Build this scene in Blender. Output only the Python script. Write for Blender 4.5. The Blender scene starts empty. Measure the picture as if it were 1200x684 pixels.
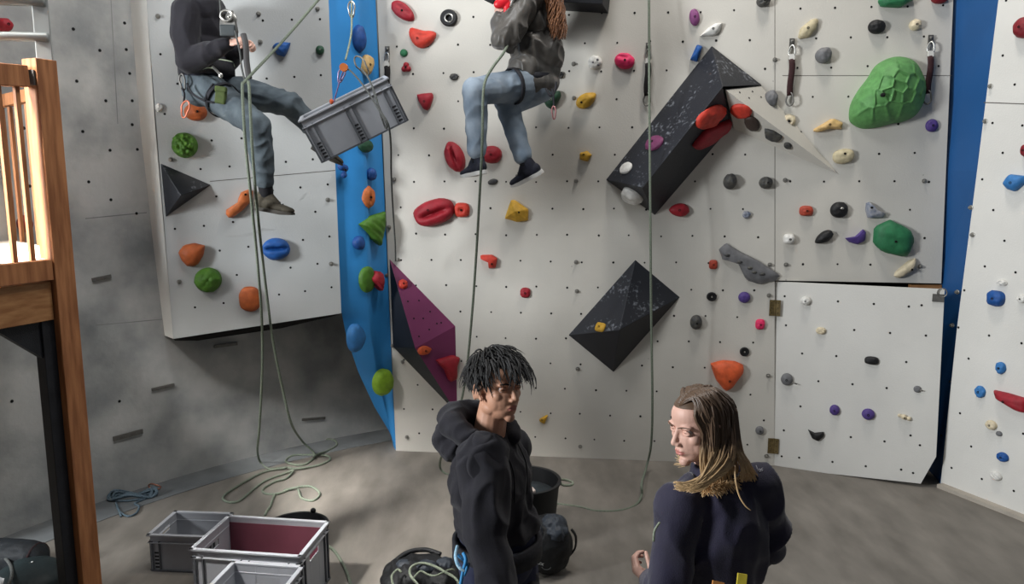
import bpy, bmesh, math, random
import numpy as np
from mathutils import Vector, Matrix, noise
random.seed(7)
PI = math.pi
scene = bpy.context.scene
COL = scene.collection

# ------------------------------------------------------------------ camera
FPX = 900.0
TH = math.radians(8.75)
CAMH = 2.3
CT, ST = math.cos(TH), math.sin(TH)
CAM = Vector((0, 0, CAMH))
def ray(px, py):
    u = (px - 600.0) / FPX; v = (342.0 - py) / FPX
    return Vector((u, CT + v * ST, -ST + v * CT))
def PT(px, py, t):
    """point seen at photo position px,py at depth t along the view axis"""
    return CAM + ray(px, py) * t
def FL(px, py, z=0.0):
    d = ray(px, py)
    return CAM + d * ((z - CAMH) / d.z)
cd = bpy.data.cameras.new('camera')
cam = bpy.data.objects.new('camera', cd); COL.objects.link(cam)
cam.location = CAM; cam.rotation_euler = (PI / 2 - TH, 0, 0)
cd.sensor_width = 36.0; cd.lens = FPX * 36.0 / 1200.0; cd.clip_start = 0.05
scene.camera = cam

# ------------------------------------------------------------------ materials
def lin(c):
    return tuple(((x / 255.0) / 12.92 if x <= 10 else (((x / 255.0) + 0.055) / 1.055) ** 2.4) for x in c)
MATS = {}
def mat(name, rgb, rough=0.6, var=0.12, vscale=8.0, bump=0.0, bscale=60.0, metal=0.0, rgb2=None, detail=4.0, spec=0.4, stretch=None, sheen=0.0, lo=0.35, hi=0.65):
    if name in MATS: return MATS[name]
    m = bpy.data.materials.new(name); m.use_nodes = True
    nt = m.node_tree; N = nt.nodes; L = nt.links
    b = N['Principled BSDF']
    b.inputs['Roughness'].default_value = rough
    b.inputs['Metallic'].default_value = metal
    b.inputs['Specular IOR Level'].default_value = spec
    if sheen: b.inputs['Sheen Weight'].default_value = sheen
    c = lin(rgb)
    tc = N.new('ShaderNodeTexCoord'); src = tc.outputs['Object']
    if stretch:
        mp = N.new('ShaderNodeMapping'); mp.inputs['Scale'].default_value = stretch
        L.new(src, mp.inputs['Vector']); src = mp.outputs['Vector']
    nz = N.new('ShaderNodeTexNoise'); nz.inputs['Scale'].default_value = vscale; nz.inputs['Detail'].default_value = detail
    L.new(src, nz.inputs['Vector'])
    rp = N.new('ShaderNodeValToRGB')
    c2 = lin(rgb2) if rgb2 else tuple(x * (1 - var) for x in c)
    c1 = c if rgb2 else tuple(min(1, x * (1 + var * 0.6)) for x in c)
    rp.color_ramp.elements[0].position = lo; rp.color_ramp.elements[1].position = hi
    rp.color_ramp.elements[0].color = (*c2, 1); rp.color_ramp.elements[1].color = (*c1, 1)
    L.new(nz.outputs['Fac'], rp.inputs['Fac']); L.new(rp.outputs['Color'], b.inputs['Base Color'])
    if bump:
        n2 = N.new('ShaderNodeTexNoise'); n2.inputs['Scale'].default_value = bscale; n2.inputs['Detail'].default_value = 3
        L.new(src, n2.inputs['Vector'])
        bp = N.new('ShaderNodeBump'); bp.inputs['Strength'].default_value = bump; bp.inputs['Distance'].default_value = 0.01
        L.new(n2.outputs['Fac'], bp.inputs['Height']); L.new(bp.outputs['Normal'], b.inputs['Normal'])
    MATS[name] = m
    return m

# ------------------------------------------------------------------ mesh builder
class MB:
    def __init__(s): s.v = []; s.f = []; s.m = []
    def add(s, vs, fs, mi=0):
        o = len(s.v); s.v += [Vector(v) for v in vs]
        s.f += [tuple(i + o for i in f) for f in fs]; s.m += [mi] * len(fs)
        return s
    def box(s, lo, hi, M=None, mi=0):
        x0, y0, z0 = lo; x1, y1, z1 = hi
        vs = [Vector(p) for p in ((x0,y0,z0),(x1,y0,z0),(x1,y1,z0),(x0,y1,z0),(x0,y0,z1),(x1,y0,z1),(x1,y1,z1),(x0,y1,z1))]
        if M is not None: vs = [M @ v for v in vs]
        return s.add(vs, [(0,3,2,1),(4,5,6,7),(0,1,5,4),(1,2,6,5),(2,3,7,6),(3,0,4,7)], mi)
    def beam(s, p, q, w, h, up=Vector((0,0,1)), mi=0):
        p, q = Vector(p), Vector(q); d = (q - p).normalized(); x = d.cross(up).normalized(); y = x.cross(d)
        vs = [a + x * sx * w / 2 + y * sy * h / 2 for a in (p, q) for sx, sy in ((-1,-1),(1,-1),(1,1),(-1,1))]
        return s.add(vs, [(0,3,2,1),(4,5,6,7),(0,1,5,4),(1,2,6,5),(2,3,7,6),(3,0,4,7)], mi)
    def tube(s, pts, r, seg=8, mi=0, closed=False, flat=1.0):
        pts = [Vector(p) for p in pts]; n = len(pts)
        rs = r if isinstance(r, (list, tuple)) else [r] * n
        def tan(i):
            if closed: return (pts[(i + 1) % n] - pts[i - 1]).normalized()
            a = pts[max(i - 1, 0)]; b = pts[min(i + 1, n - 1)]
            d = b - a
            return d.normalized() if d.length > 1e-9 else Vector((0, 0, 1))
        t = tan(0); ref = Vector((0, 0, 1)) if abs(t.z) < 0.9 else Vector((1, 0, 0))
        x = t.cross(ref).normalized(); vs = []
        for i in range(n):
            t = tan(i); x = (x - t * x.dot(t))
            x = x.normalized() if x.length > 1e-6 else t.orthogonal().normalized()
            y = t.cross(x)
            for k in range(seg):
                a = 2 * PI * k / seg
                vs.append(pts[i] + x * (math.cos(a) * rs[i]) + y * (math.sin(a) * rs[i] * flat))
        fs = []
        for i in range(n if closed else n - 1):
            j = (i + 1) % n
            for k in range(seg):
                l = (k + 1) % seg
                fs.append((i * seg + k, i * seg + l, j * seg + l, j * seg + k))
        if not closed:
            fs.append(tuple(reversed(range(seg)))); fs.append(tuple((n - 1) * seg + k for k in range(seg)))
        return s.add(vs, fs, mi)
    def lathe(s, prof, M=None, seg=20, mi=0):
        """prof: list of (r,z); closes the ends"""
        vs = []; fs = []
        for r, z in prof:
            for k in range(seg):
                a = 2 * PI * k / seg; vs.append(Vector((r * math.cos(a), r * math.sin(a), z)))
        n = len(prof)
        for i in range(n - 1):
            for k in range(seg):
                l = (k + 1) % seg; fs.append((i*seg+k, i*seg+l, (i+1)*seg+l, (i+1)*seg+k))
        fs.append(tuple(reversed(range(seg)))); fs.append(tuple((n-1)*seg+k for k in range(seg)))
        if M is not None: vs = [M @ v for v in vs]
        return s.add(vs, fs, mi)
    def cap(s, p, q, r0, r1, seg=16):
        """tapered capsule"""
        p, q = Vector(p), Vector(q); d = q - p; L = d.length
        if L < 1e-6: return s.ell(p, (r0, r0, r0))
        M = Matrix.Translation(p) @ d.to_track_quat('Z', 'Y').to_matrix().to_4x4()
        prof = [(r0 * math.sin(a), -r0 * math.cos(a)) for a in [0.05 + i * (PI/2 - 0.05) / 5 for i in range(6)]]
        prof += [(r1 * math.cos(a), L + r1 * math.sin(a)) for a in [i * (PI/2 - 0.05) / 5 for i in range(6)]]
        return s.lathe(prof, M, seg)
    def chain(s, pts, rs, seg=16):
        for i in range(len(pts) - 1): s.cap(pts[i], pts[i+1], rs[i], rs[i+1], seg)
        return s
    def ell(s, c, r, R=None, seg=20, rings=12, mi=0):
        c = Vector(c); vs = []; fs = []
        for i in range(rings + 1):
            a = PI * (0.02 + 0.96 * i / rings)
            for k in range(seg):
                b = 2 * PI * k / seg
                v = Vector((r[0] * math.sin(a) * math.cos(b), r[1] * math.sin(a) * math.sin(b), -r[2] * math.cos(a)))
                if R is not None: v = R @ v
                vs.append(c + v)
        for i in range(rings):
            for k in range(seg):
                l = (k + 1) % seg; fs.append((i*seg+k, i*seg+l, (i+1)*seg+l, (i+1)*seg+k))
        fs.append(tuple(reversed(range(seg)))); fs.append(tuple(rings*seg+k for k in range(seg)))
        return s.add(vs, fs, mi)
    def xf(s, M):
        s.v = [M @ v for v in s.v]; return s
    def join(s, o, mi=None):
        return s.add(o.v, o.f, 0) if mi is None else s.add(o.v, o.f, mi)

ORG = {}
def obj(name, mb, mats, parent=None, origin=None, smooth=True, bevel=0.0, autosmooth=None):
    """link ONE mesh object; vertices are given in world space"""
    if parent is not None: origin = ORG[parent.name]
    elif origin is None:
        xs = [v.x for v in mb.v]; ys = [v.y for v in mb.v]; zs = [v.z for v in mb.v]
        origin = Vector(((min(xs)+max(xs))/2, (min(ys)+max(ys))/2, min(zs)))
    me = bpy.data.meshes.new(name)
    me.from_pydata([v - origin for v in mb.v], [], mb.f)
    if not isinstance(mats, (list, tuple)): mats = [mats]
    for m in mats: me.materials.append(m)
    if len(mats) > 1: me.polygons.foreach_set('material_index', mb.m)
    if smooth: me.polygons.foreach_set('use_smooth', [True] * len(me.polygons))
    me.update(); me.validate()
    o = bpy.data.objects.new(name, me); COL.objects.link(o)
    if parent is not None: o.parent = parent
    else: o.location = origin
    ORG[o.name] = origin
    if bevel:
        md = o.modifiers.new('bevel', 'BEVEL'); md.width = bevel; md.segments = 2; md.limit_method = 'ANGLE'
    if smooth and autosmooth: 
        bm = bmesh.new(); bm.from_mesh(me)
        for e in bm.edges:
            if len(e.link_faces) == 2 and e.calc_face_angle(0) > autosmooth: e.smooth = False
        bm.to_mesh(me); bm.free()
    return o
def tag(o, label, cat, group=None):
    o['label'] = label; o['category'] = cat
    if group: o['group'] = group
    return o
def struct(o): o['kind'] = 'structure'; return o
def thing(name, loc, label, cat, group=None):
    o = bpy.data.objects.new(name, None); COL.objects.link(o); o.location = loc
    o.empty_display_size = 0.05
    ORG[o.name] = Vector(loc)
    return tag(o, label, cat, group)

def remesh(mb, voxel, smooth=4):
    me = bpy.data.meshes.new('tmp'); me.from_pydata(mb.v, [], mb.f)
    bm = bmesh.new(); bm.from_mesh(me); bmesh.ops.recalc_face_normals(bm, faces=bm.faces); bm.to_mesh(me); bm.free()
    o = bpy.data.objects.new('tmp', me); COL.objects.link(o)
    md = o.modifiers.new('r', 'REMESH'); md.mode = 'VOXEL'; md.voxel_size = voxel
    if smooth:
        sm = o.modifiers.new('s', 'SMOOTH'); sm.factor = 0.5; sm.iterations = smooth
    dg = bpy.context.evaluated_depsgraph_get(); ev = o.evaluated_get(dg)
    m2 = bpy.data.meshes.new_from_object(ev)
    r = MB(); r.v = [v.co.copy() for v in m2.vertices]; r.f = [tuple(p.vertices) for p in m2.polygons]; r.m = [0] * len(r.f)
    r.n = [v.normal.copy() for v in m2.vertices]
    bpy.data.objects.remove(o); bpy.data.meshes.remove(me); bpy.data.meshes.remove(m2)
    return r
def wrinkle(mb, amp, freq, stretch=(1, 1, 1), seed=0.0, fold=True):
    for i, v in enumerate(mb.v):
        p = Vector((v.x * freq * stretch[0] + seed, v.y * freq * stretch[1], v.z * freq * stretch[2]))
        w = noise.noise_vector(p * 0.5) * 0.9
        n = noise.noise(p + w)
        if fold: n = (1 - abs(n) * 2.6)
        mb.v[i] = v + mb.n[i] * (amp * n)
    return mb
def cut(mb, co, no):
    """remove everything on the +no side of the plane"""
    co = Vector(co); no = Vector(no)
    bm = bmesh.new(); vv = [bm.verts.new(v) for v in mb.v]
    for f in mb.f:
        try: bm.faces.new([vv[i] for i in f])
        except ValueError: pass
    bmesh.ops.bisect_plane(bm, geom=bm.verts[:] + bm.edges[:] + bm.faces[:], plane_co=co, plane_no=no, clear_outer=True)
    bm.normal_update(); bm.verts.index_update()
    r = MB(); r.v = [v.co.copy() for v in bm.verts]; r.f = [tuple(v.index for v in f.verts) for f in bm.faces]; r.m = [0] * len(r.f)
    r.n = [v.normal.copy() for v in bm.verts]
    bm.free(); return r
def smooth_path(pts, n=8, closed=False):
    pts = [Vector(p) for p in pts]; out = []; N = len(pts)
    rng = range(N) if closed else range(N - 1)
    for i in rng:
        p0 = pts[i-1] if (closed or i > 0) else pts[i]; p1 = pts[i]; p2 = pts[(i+1) % N]
        p3 = pts[(i+2) % N] if (closed or i + 2 < N) else p2
        for k in range(n):
            t = k / n
            out.append(0.5 * ((2*p1) + (p2-p0)*t + (2*p0-5*p1+4*p2-p3)*t*t + (3*p1-p0-3*p2+p3)*t*t*t))
    if not closed: out.append(pts[-1])
    return out

# ------------------------------------------------------------------ planes
class Plane:
    def __init__(s, a, b, c=None):
        """a->b runs to the right; vertical unless c given (a point higher up)"""
        s.o = Vector(a); s.e1 = (Vector(b) - s.o).normalized()
        up = Vector((0, 0, 1)) if c is None else (Vector(c) - s.o)
        s.n = s.e1.cross(up).normalized()
        if s.n.y > 0: s.n = -s.n
        s.e2 = s.n.cross(s.e1).normalized()
        if s.e2.z < 0: s.e2 = -s.e2
    def hit(s, px, py, off=0.0):
        d = ray(px, py); o = s.o + s.n * off
        return CAM + d * ((o - CAM).dot(s.n) / d.dot(s.n))
    def at(s, a, b, off=0.0): return s.o + s.e1 * a + s.e2 * b + s.n * off
    def loc(s, p): q = p - s.o; return q.dot(s.e1), q.dot(s.e2)
MW = Plane(FL(465, 528), FL(905, 545))
LP = Plane(PT(203, 397, 5.6), PT(400, 367, 5.93), PT(203, 397, 5.6) + Vector((0, 0, 1)))
_a = PT(203, 397, 5.6); _b = PT(400, 367, 5.93); _b = Vector((_b.x, _b.y, _a.z))
LP = Plane(_a, _b)
RW = Plane(FL(1100, 568), FL(1200, 607))
_a = LP.hit(393, 200); _b = MW.hit(449, 200); _b.z = _a.z
BL = Plane(_a, _b)
CC = Vector((1.34, 2.13, 0)); CR = 5.22
def conc(px, py, off=0.0):
    d = ray(px, py); R = CR - off
    a = d.x**2 + d.y**2; bx = CAM - CC
    b = 2 * (bx.x * d.x + bx.y * d.y); c = bx.x**2 + bx.y**2 - R * R
    t = (-b + math.sqrt(b*b - 4*a*c)) / (2*a)
    return CAM + d * t
class Conc:
    """local tangent plane of the round concrete wall"""
    def __init__(s, px, py):
        p = conc(px, py); r = Vector((p.x - CC.x, p.y - CC.y, 0)).normalized()
        s.o = p; s.n = -r; s.e2 = Vector((0, 0, 1)); s.e1 = s.e2.cross(s.n).normalized()
        if s.e1.dot(Vector((1, 0.3, 0))) < 0: s.e1 = -s.e1
    hit = Plane.hit; at = Plane.at
# ------------------------------------------------------------------ materials of the place
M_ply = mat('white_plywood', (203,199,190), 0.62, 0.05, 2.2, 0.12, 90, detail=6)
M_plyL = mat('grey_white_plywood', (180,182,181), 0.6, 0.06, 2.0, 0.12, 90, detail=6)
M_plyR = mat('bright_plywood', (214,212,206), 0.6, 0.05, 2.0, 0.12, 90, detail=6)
M_dark = mat('hole_dark', (14,13,13), 0.9, 0.1)
M_seam = mat('seam', (92,88,82), 0.9, 0.2)
M_conc = mat('concrete', (184,184,181), 0.85, 0.2, 2.4, 0.3, 22, rgb2=(132,135,135), detail=12, lo=0.32, hi=0.62)
M_floor = mat('floor_covering', (130,124,116), 0.6, 0.2, 2.6, 0.1, 40, rgb2=(101,96,89), detail=8, stretch=(2.2, 0.8, 1), lo=0.3, hi=0.7)
M_kerb = mat('grey_painted_strip', (108,111,112), 0.8, 0.15, 5, 0.1, 50)
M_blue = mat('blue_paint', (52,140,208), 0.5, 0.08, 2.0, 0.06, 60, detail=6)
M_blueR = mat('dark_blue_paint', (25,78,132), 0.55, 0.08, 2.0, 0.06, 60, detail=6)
M_black = mat('textured_black', (26,28,33), 0.5, 0.3, 14, 0.3, 240)
M_steel = mat('steel', (190,188,182), 0.35, 0.1, 20, 0, 60, metal=0.9)
M_steelD = mat('dull_steel', (120,118,114), 0.5, 0.2, 20, 0, 60, metal=0.7)
M_brass = mat('dull_brass', (120,104,70), 0.5, 0.3, 40, 0.1, 80, metal=0.6)
M_wood = mat('pine_wood', (172,116,74), 0.55, 0.2, 3, 0.12, 30, rgb2=(132,82,48), stretch=(14,14,1.2), detail=6)
M_woodL = mat('pale_pine_board', (170,124,80), 0.55, 0.2, 3, 0.12, 30, rgb2=(140,94,56), stretch=(3,3,16), detail=6)

def slab(pl, poly, thick, off=0.0, mi=0, mb=None):
    """poly: world points lying on the plane; extruded backwards"""
    mb = mb or MB(); n = len(poly)
    f = [Vector(p) for p in poly]; b = [p - pl.n * thick for p in f]
    fs = [tuple(range(n)), tuple(reversed(range(n, 2*n)))]
    fs += [(i, i + n, (i+1) % n + n, (i+1) % n) for i in range(n)]
    return mb.add(f + b, fs, mi)
def fixn(mb):
    me = bpy.data.meshes.new('t'); me.from_pydata(mb.v, [], mb.f); bm = bmesh.new(); bm.from_mesh(me)
    bm.faces.ensure_lookup_table(); bmesh.ops.recalc_face_normals(bm, faces=bm.faces)
    mb.f = [tuple(v.index for v in f.verts) for f in bm.faces]; bm.free(); bpy.data.meshes.remove(me); return mb
def disc(mb, c, n, r, mi, seg=8):
    n = Vector(n); x = n.orthogonal().normalized(); y = n.cross(x)
    mb.add([c + (x * math.cos(2*PI*k/seg) + y * math.sin(2*PI*k/seg)) * r for k in range(seg)], [tuple(range(seg))], mi)
def inpoly(x, y, P):
    c = False; j = len(P) - 1
    for i in range(len(P)):
        if (P[i][1] > y) != (P[j][1] > y) and x < (P[j][0]-P[i][0]) * (y-P[i][1]) / (P[j][1]-P[i][1]) + P[i][0]: c = not c
        j = i
    return c
def grid(mb, pl, poly, anchor, dx, dy, rot, r, mi, margin=0.03, skip=0.0, out=0.0015):
    """staggered rows of T-nut holes inside a polygon on the plane"""
    P = [pl.loc(p) for p in poly]; ax, ay = pl.loc(anchor); c, s = math.cos(rot), math.sin(rot)
    rnd = random.Random(3)
    for j in range(-40, 41):
        for i in range(-40, 41):
            u = (i + (0.5 if j % 2 else 0.0)) * dx; v = j * dy
            a = ax + u * c - v * s + rnd.uniform(-.006, .006); b = ay + u * s + v * c + rnd.uniform(-.005, .005)
            if rnd.random() < skip: continue
            if inpoly(a, b, P) and all(inpoly(a + m, b + k, P) for m, k in ((margin,0),(-margin,0),(0,margin),(0,-margin))):
                disc(mb, pl.at(a, b, out), pl.n, r * rnd.uniform(.85, 1.1), mi)
def seam(mb, pl, p, q, w=0.004, mi=2, out=0.001):
    p, q = Vector(p), Vector(q); d = (q - p).normalized(); s = d.cross(pl.n) * w / 2
    mb.add([p - s + pl.n*out, q - s + pl.n*out, q + s + pl.n*out, p + s + pl.n*out], [(0,1,2,3)], mi)

# floor
mb = MB(); mb.add([(-9,-3,0),(9,-3,0),(9,9,0),(-9,9,0)], [(0,1,2,3)])
struct(obj('floor', mb, M_floor, smooth=False, origin=Vector((0,0,0))))

# round concrete wall
mb = MB(); vs = []; A0, A1, NA = math.radians(62), math.radians(156), 90; NZ = 6; H = 5.2
for i in range(NA + 1):
    a = A0 + (A1 - A0) * i / NA
    for r in (CR, CR + 0.3):
        for k in (0, 1): vs.append(Vector((CC.x + r*math.cos(a), CC.y + r*math.sin(a), H*k)))
fs = []
for i in range(NA):
    o = i*4; p = o + 4
    fs += [(o,o+1,p+1,p), (o+2,p+2,p+3,o+3), (o+1,o+3,p+3,p+1)]
fs += [(0,2,3,1), (NA*4, NA*4+1, NA*4+3, NA*4+2)]
mb.add(vs, fs); fixn(mb)
HOLES_CONC = [(86,34),(117,59),(148,58),(152,86),(90,95),(124,118),(155,118),(155,146),(97,154),(146,27),(129,176),(161,175),(104,213),(28,150),(35,218),(130,234),(160,250),(140,470),(14,470)]
for px, py in HOLES_CONC:
    p = conc(px, py, 0.002); r = Vector((CC.x - p.x, CC.y - p.y, 0)).normalized(); disc(mb, p, r, 0.011, 1)
def arcseam(px0, py0, px1, py1, w=0.006, mi=2):
    pts = [conc(px0 + (px1-px0)*t/10, py0 + (py1-py0)*t/10, 0.001) for t in range(11)]
    for p, q in zip(pts[:-1], pts[1:]):
        mb.add([p - Vector((0,0,w/2)), q - Vector((0,0,w/2)), q + Vector((0,0,w/2)), p + Vector((0,0,w/2))], [(0,1,2,3)], mi)
M_cseam = mat('concrete_joint', (132,133,132), 0.9, 0.15, 6)
arcseam(100, 256, 172, 249, 0.007); arcseam(112, 381, 190, 374, 0.006)
p, q = conc(130, 0, 0.001), conc(138, 145, 0.001)
d = Vector((p.x-CC.x, p.y-CC.y, 0)).normalized().cross(Vector((0,0,1))) * .003
mb.add([p-d, q-d, q+d, p+d], [(0,1,2,3)], 2)
w = obj('wall_left', mb, [M_conc, M_dark, M_cseam], smooth=False, origin=Vector((CC.x, CC.y, 0))); struct(w)
# grey painted strip on the floor along the concrete wall
mb = MB(); vs = []
for i in range(NA + 1):
    a = A0 + (A1 - A0) * i / NA
    for r, z in ((CR + .02, 0.004), (CR - 0.30, 0.004), (CR - .30, -.01), (CR + .02, -.01)): vs.append(Vector((CC.x + r*math.cos(a), CC.y + r*math.sin(a), z)))
fs = []
for i in range(NA):
    for k in range(4): fs.append((i*4+k, i*4+(k+1)%4, i*4+4+(k+1)%4, i*4+4+k))
mb.add(vs, fs); fixn(mb)
struct(obj('trim_1', mb, M_kerb, smooth=False))

# main climbing wall with the opening for the hatch
h = MW.hit
TOPY = -140
polyA = [h(436,TOPY), h(1123,TOPY), h(1103,332), h(908,328.5), FL(907,545.2), FL(463,527.9)]
def foot(px):
    a = MW.hit(px, 400); d = ray(px, 530); k = MW.n.dot(MW.o - CAM) / MW.n.dot(Vector((d.x, d.y, d.z)))
    # point on the plane with z = 0 whose projection has this px (iterate)
    lo, hi = 430.0, 640.0
    for _ in range(40):
        m = (lo + hi) / 2
        if MW.hit(px, m).z > 0: lo = m
        else: hi = m
    return MW.hit(px, lo)
polyA[4] = foot(907.5); polyA[5] = foot(464)
mb = slab(MW, polyA, 0.03); fixn(mb)
anchor = h(702, 213)
polyL = [h(436,TOPY), h(903,TOPY), foot(903), foot(464)]; polyR = [h(913,TOPY), h(1123,TOPY), h(1103,327), h(913,324)]
grid(mb, MW, polyL, anchor, 0.2425, 0.2075, 0.0, 0.0085, 1)
grid(mb, MW, polyR, h(1007,212.7), 0.249, 0.2075, 0.0, 0.0085, 1)
# the frame right of / below the opening
seam(mb, MW, h(908,-100), h(908,330)); seam(mb, MW, h(917,88.5), h(1115,88.5)); seam(mb, MW, h(761,-100), h(762,60), .003)
for x, y in ((670,312),(925,82),(921,328),(1082,205),(906,95),(760,420)): disc(mb, h(x,y,.0015), MW.n, .003, 1, 6)
w = obj('wall_back', mb, [M_ply, M_dark, M_seam], smooth=False, origin=Vector((MW.o.x, MW.o.y, 0))); struct(w)

# dark space and studs behind the hatch
mb = MB()
bk = [MW.hit(900,300,-.5), MW.hit(1135,300,-.5)]
P = [foot(907.5), foot(1120)]
a0, a1 = P[0] - MW.n*.035, P[1] - MW.n*.035
b0, b1 = a0 - MW.n*.5, a1 - MW.n*.5
ztop = MW.hit(1000, 318).z
for (p, q) in ((a0, b0), (b0, b1), (b1, a1)):
    pass
U = Vector((0,0,1))
mb.add([b0, b1, b1+U*ztop, b0+U*ztop], [(0,1,2,3)]); mb.add([a0, b0, b0+U*ztop, a0+U*ztop], [(0,1,2,3)])
mb.add([a0+U*ztop, a1+U*ztop, b1+U*ztop, b0+U*ztop], [(0,1,2,3)])
mb.add([b1, a1, a1+U*ztop*.98, b1+U*ztop*.98], [(0,1,2,3)])
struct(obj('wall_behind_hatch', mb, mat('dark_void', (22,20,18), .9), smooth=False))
st = MB(); s0 = MW.hit(1066,334,-.04); s1 = MW.hit(1102,334,-.04)
st.beam(s0 - U*.03, s1 - U*.03, .05, .07)
struct(obj('trim_2', st, M_woodL, smooth=False))

# hatch: a plywood door standing ajar
hy = h(908, 334)
hb = foot(907.5)
fe = Vector(FL(1084, 567, 0.03)); fe.z = 0
hd = Vector((fe.x - hb.x, fe.y - hb.y, 0)); HWID = None
class _D: pass
HP = Plane(Vector((hb.x, hb.y, 0)), Vector((hb.x, hb.y, 0)) + hd)
hp = HP.hit
hpoly = [hp(908.5,330), hp(1107,339), hp(1097,535), hp(1079,566.5), hp(907.5,547.5)]
mb = slab(HP, hpoly, 0.022); fixn(mb)
HG = [(919.5,347),(982,353),(1024,356),(1065,359),(921,381),(1001,386.5),(1043,390),(1085,393),(940,414),(980,417),(1062,424),(959,446.5),(999,450),(1039,454.5),(938,476),(918.5,504),(997,512),(1036.5,517),(1078,521.5),(936.5,536),(975.5,541),(1014.5,546),(1056,550),(1070,554),(916,534.5),(1080,357.5),(1067,510)]
for x, y in HG: disc(mb, hp(x, y, .0015), HP.n, .0085, 1)
door = struct(obj('door_1', mb, [M_plyR, M_dark], smooth=False, origin=Vector((hb.x, hb.y, 0))))
def hinge(px, py):
    m = MB(); c = h(px, py); w, hh = .042, .062
    for sgn, e, pl in ((-1, MW.e1, MW), (1, HP.e1, HP)):
        o = c + pl.n * .003
        m.add([o + e*0*sgn - U*hh, o + e*w*sgn - U*hh, o + e*w*sgn + U*hh, o + U*hh,
               o - U*hh + pl.n*.004, o + e*w*sgn - U*hh + pl.n*.004, o + e*w*sgn + U*hh + pl.n*.004, o + U*hh + pl.n*.004],
              [(0,1,2,3),(4,5,6,7),(0,1,5,4),(1,2,6,5),(2,3,7,6),(3,0,4,7)])
        for k in (-.04, 0, .04): disc(m, o + e*w*.6*sgn + U*k + pl.n*.0055, pl.n, .004, 1, 6)
    m.tube([c - U*hh + MW.n*.008, c + U*hh + MW.n*.008], .006, 8)
    fixn(m)
    return obj('hinge', m, [M_brass, M_dark], parent=door, smooth=False)
hinge(908, 360.5); hinge(906, 522)
m = MB()
c = hp(1100, 349, .004)
m.add([c + HP.e1*x + U*y + HP.n*z for z in (0,.006) for x, y in ((-.04,-.028),(.035,-.028),(.035,.028),(-.04,.028))], [(0,1,2,3),(4,5,6,7),(0,1,5,4),(1,2,6,5),(2,3,7,6),(3,0,4,7)])
m.tube([hp(1104,343,.012) + (HP.e1*math.cos(a)*.03 + U*math.sin(a)*.032) for a in [i*2*PI/12 for i in range(12)]], .004, 6, closed=True)
fixn(m); obj('latch', m, M_steelD, parent=door, smooth=False)

# left leaning panel
l = LP.hit
lpoly = [l(165,-140), l(383,-140), l(385,0), l(400,367), l(203,397), l(171.5,0)]
mb = slab(LP, lpoly, .03); fixn(mb)
LGR = [(308,24),(342,23),(375,22.5),(188,63.5),(312.5,92),(345,90),(376,88),(208,98),(193,133.5),(248,164.5),(335,189.5),(366.5,186.5),(235,198),(269,195),(253.5,230),(319.5,223),(352,219.5),(384,216),(205,268),(239,264.5),(273,260),(369.5,248),(386,277),(257.5,293.5),(291,289),(355,281),(340.5,313.5),(372,309),(277.5,322),(309,317.5),(228.5,360),(262,355),(327,345),(357.5,341),(388.5,336.5),(283,162),(316.5,158)]
for x, y in LGR: disc(mb, l(x,y,.0015), LP.n, .0085, 1)
seam(mb, LP, l(246,212.5), l(393,199.5), .005)
# scuffs
def scuff(pts, w):
    Q = [l(x, y, .0012) for x, y in pts]
    for i in range(len(Q)-1):
        w0 = w*math.sin(PI*(i+.15)/(len(Q)-.7)); w1 = w*math.sin(PI*(i+1.15)/(len(Q)-.7))
        mb.add([Q[i]-LP.e2*max(w0,.0005), Q[i+1]-LP.e2*max(w1,.0005), Q[i+1]+LP.e2*max(w1,.0005), Q[i]+LP.e2*max(w0,.0005)], [(0,1,2,3)], 3)
scuff([(264,277),(280,276.5),(295,274),(308,268.5),(322,269)], .012); scuff([(351,234),(355,230.5),(359,226)], .014)
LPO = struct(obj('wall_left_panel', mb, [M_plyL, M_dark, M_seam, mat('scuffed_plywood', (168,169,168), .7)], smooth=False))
# return side of the panel back to the concrete
mb = MB()
f = [l(165,-140), l(171.5,0), l(182,150), l(193,280), l(203,397)]
b = [conc(147,-140), conc(152.5,0), conc(165,155), conc(180,290), conc(193,393)]
mb.add(f + b, [(i, i+1, i+6, i+5) for i in range(4)])
mb.add([p - LP.n*.02 + LP.e1*.02 for p in f] + [p + LP.e1*.03 for p in b], [(i+1, i, i+5, i+6) for i in range(4)])
struct(obj('wall_left_return', mb, M_plyR, smooth=False))
# near-black faces from the panel's bottom edge back to the concrete
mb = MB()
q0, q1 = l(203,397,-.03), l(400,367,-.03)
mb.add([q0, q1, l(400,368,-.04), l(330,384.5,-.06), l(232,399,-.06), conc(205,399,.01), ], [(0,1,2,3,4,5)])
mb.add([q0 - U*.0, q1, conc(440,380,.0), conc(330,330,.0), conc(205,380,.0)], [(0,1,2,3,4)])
struct(obj('trim_3', mb, mat('near_black_board', (24,23,22), .9), smooth=False))

# blue wall between the panels
rows = []
NB = 16
for i in range(NB + 1):
    k = i / NB; y = -140 + (517 + 140) * k
    xr = 440 + 23 * (y / 517.0)
    R = MW.hit(xr, min(y, 527))
    # left edge: behind the white panel, then sweeping down to the floor
    if y <= 367: Lp = l(383 + 15*max(y,0)/367.0, y, -.03)
    else:
        s = (y - 367) / 150.0
        xl = 400 + 63 * (0.42*s + 0.58*s*s) 
        tL = (l(400,367,-.03) - CAM).dot(Vector((0,CT,-ST))); tR = (FL(463,517) - CAM).dot(Vector((0,CT,-ST)))
        Lp = PT(xl, y, tL + (tR - tL) * s)
    if i == NB: R = foot(464)
    md = (Lp*.5 + R*.5) + BL.n * (.07 * (1 - max(0, (y-300)/217.0)))
    rows.append([Lp, Lp*.72 + md*.28 + BL.n*.012, md - (R-Lp)*.04, md + (R-Lp)*.03, md*.7 + R*.3 - BL.n*.03, R - MW.n*.004])
mb = MB(); nc = 6
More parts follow.
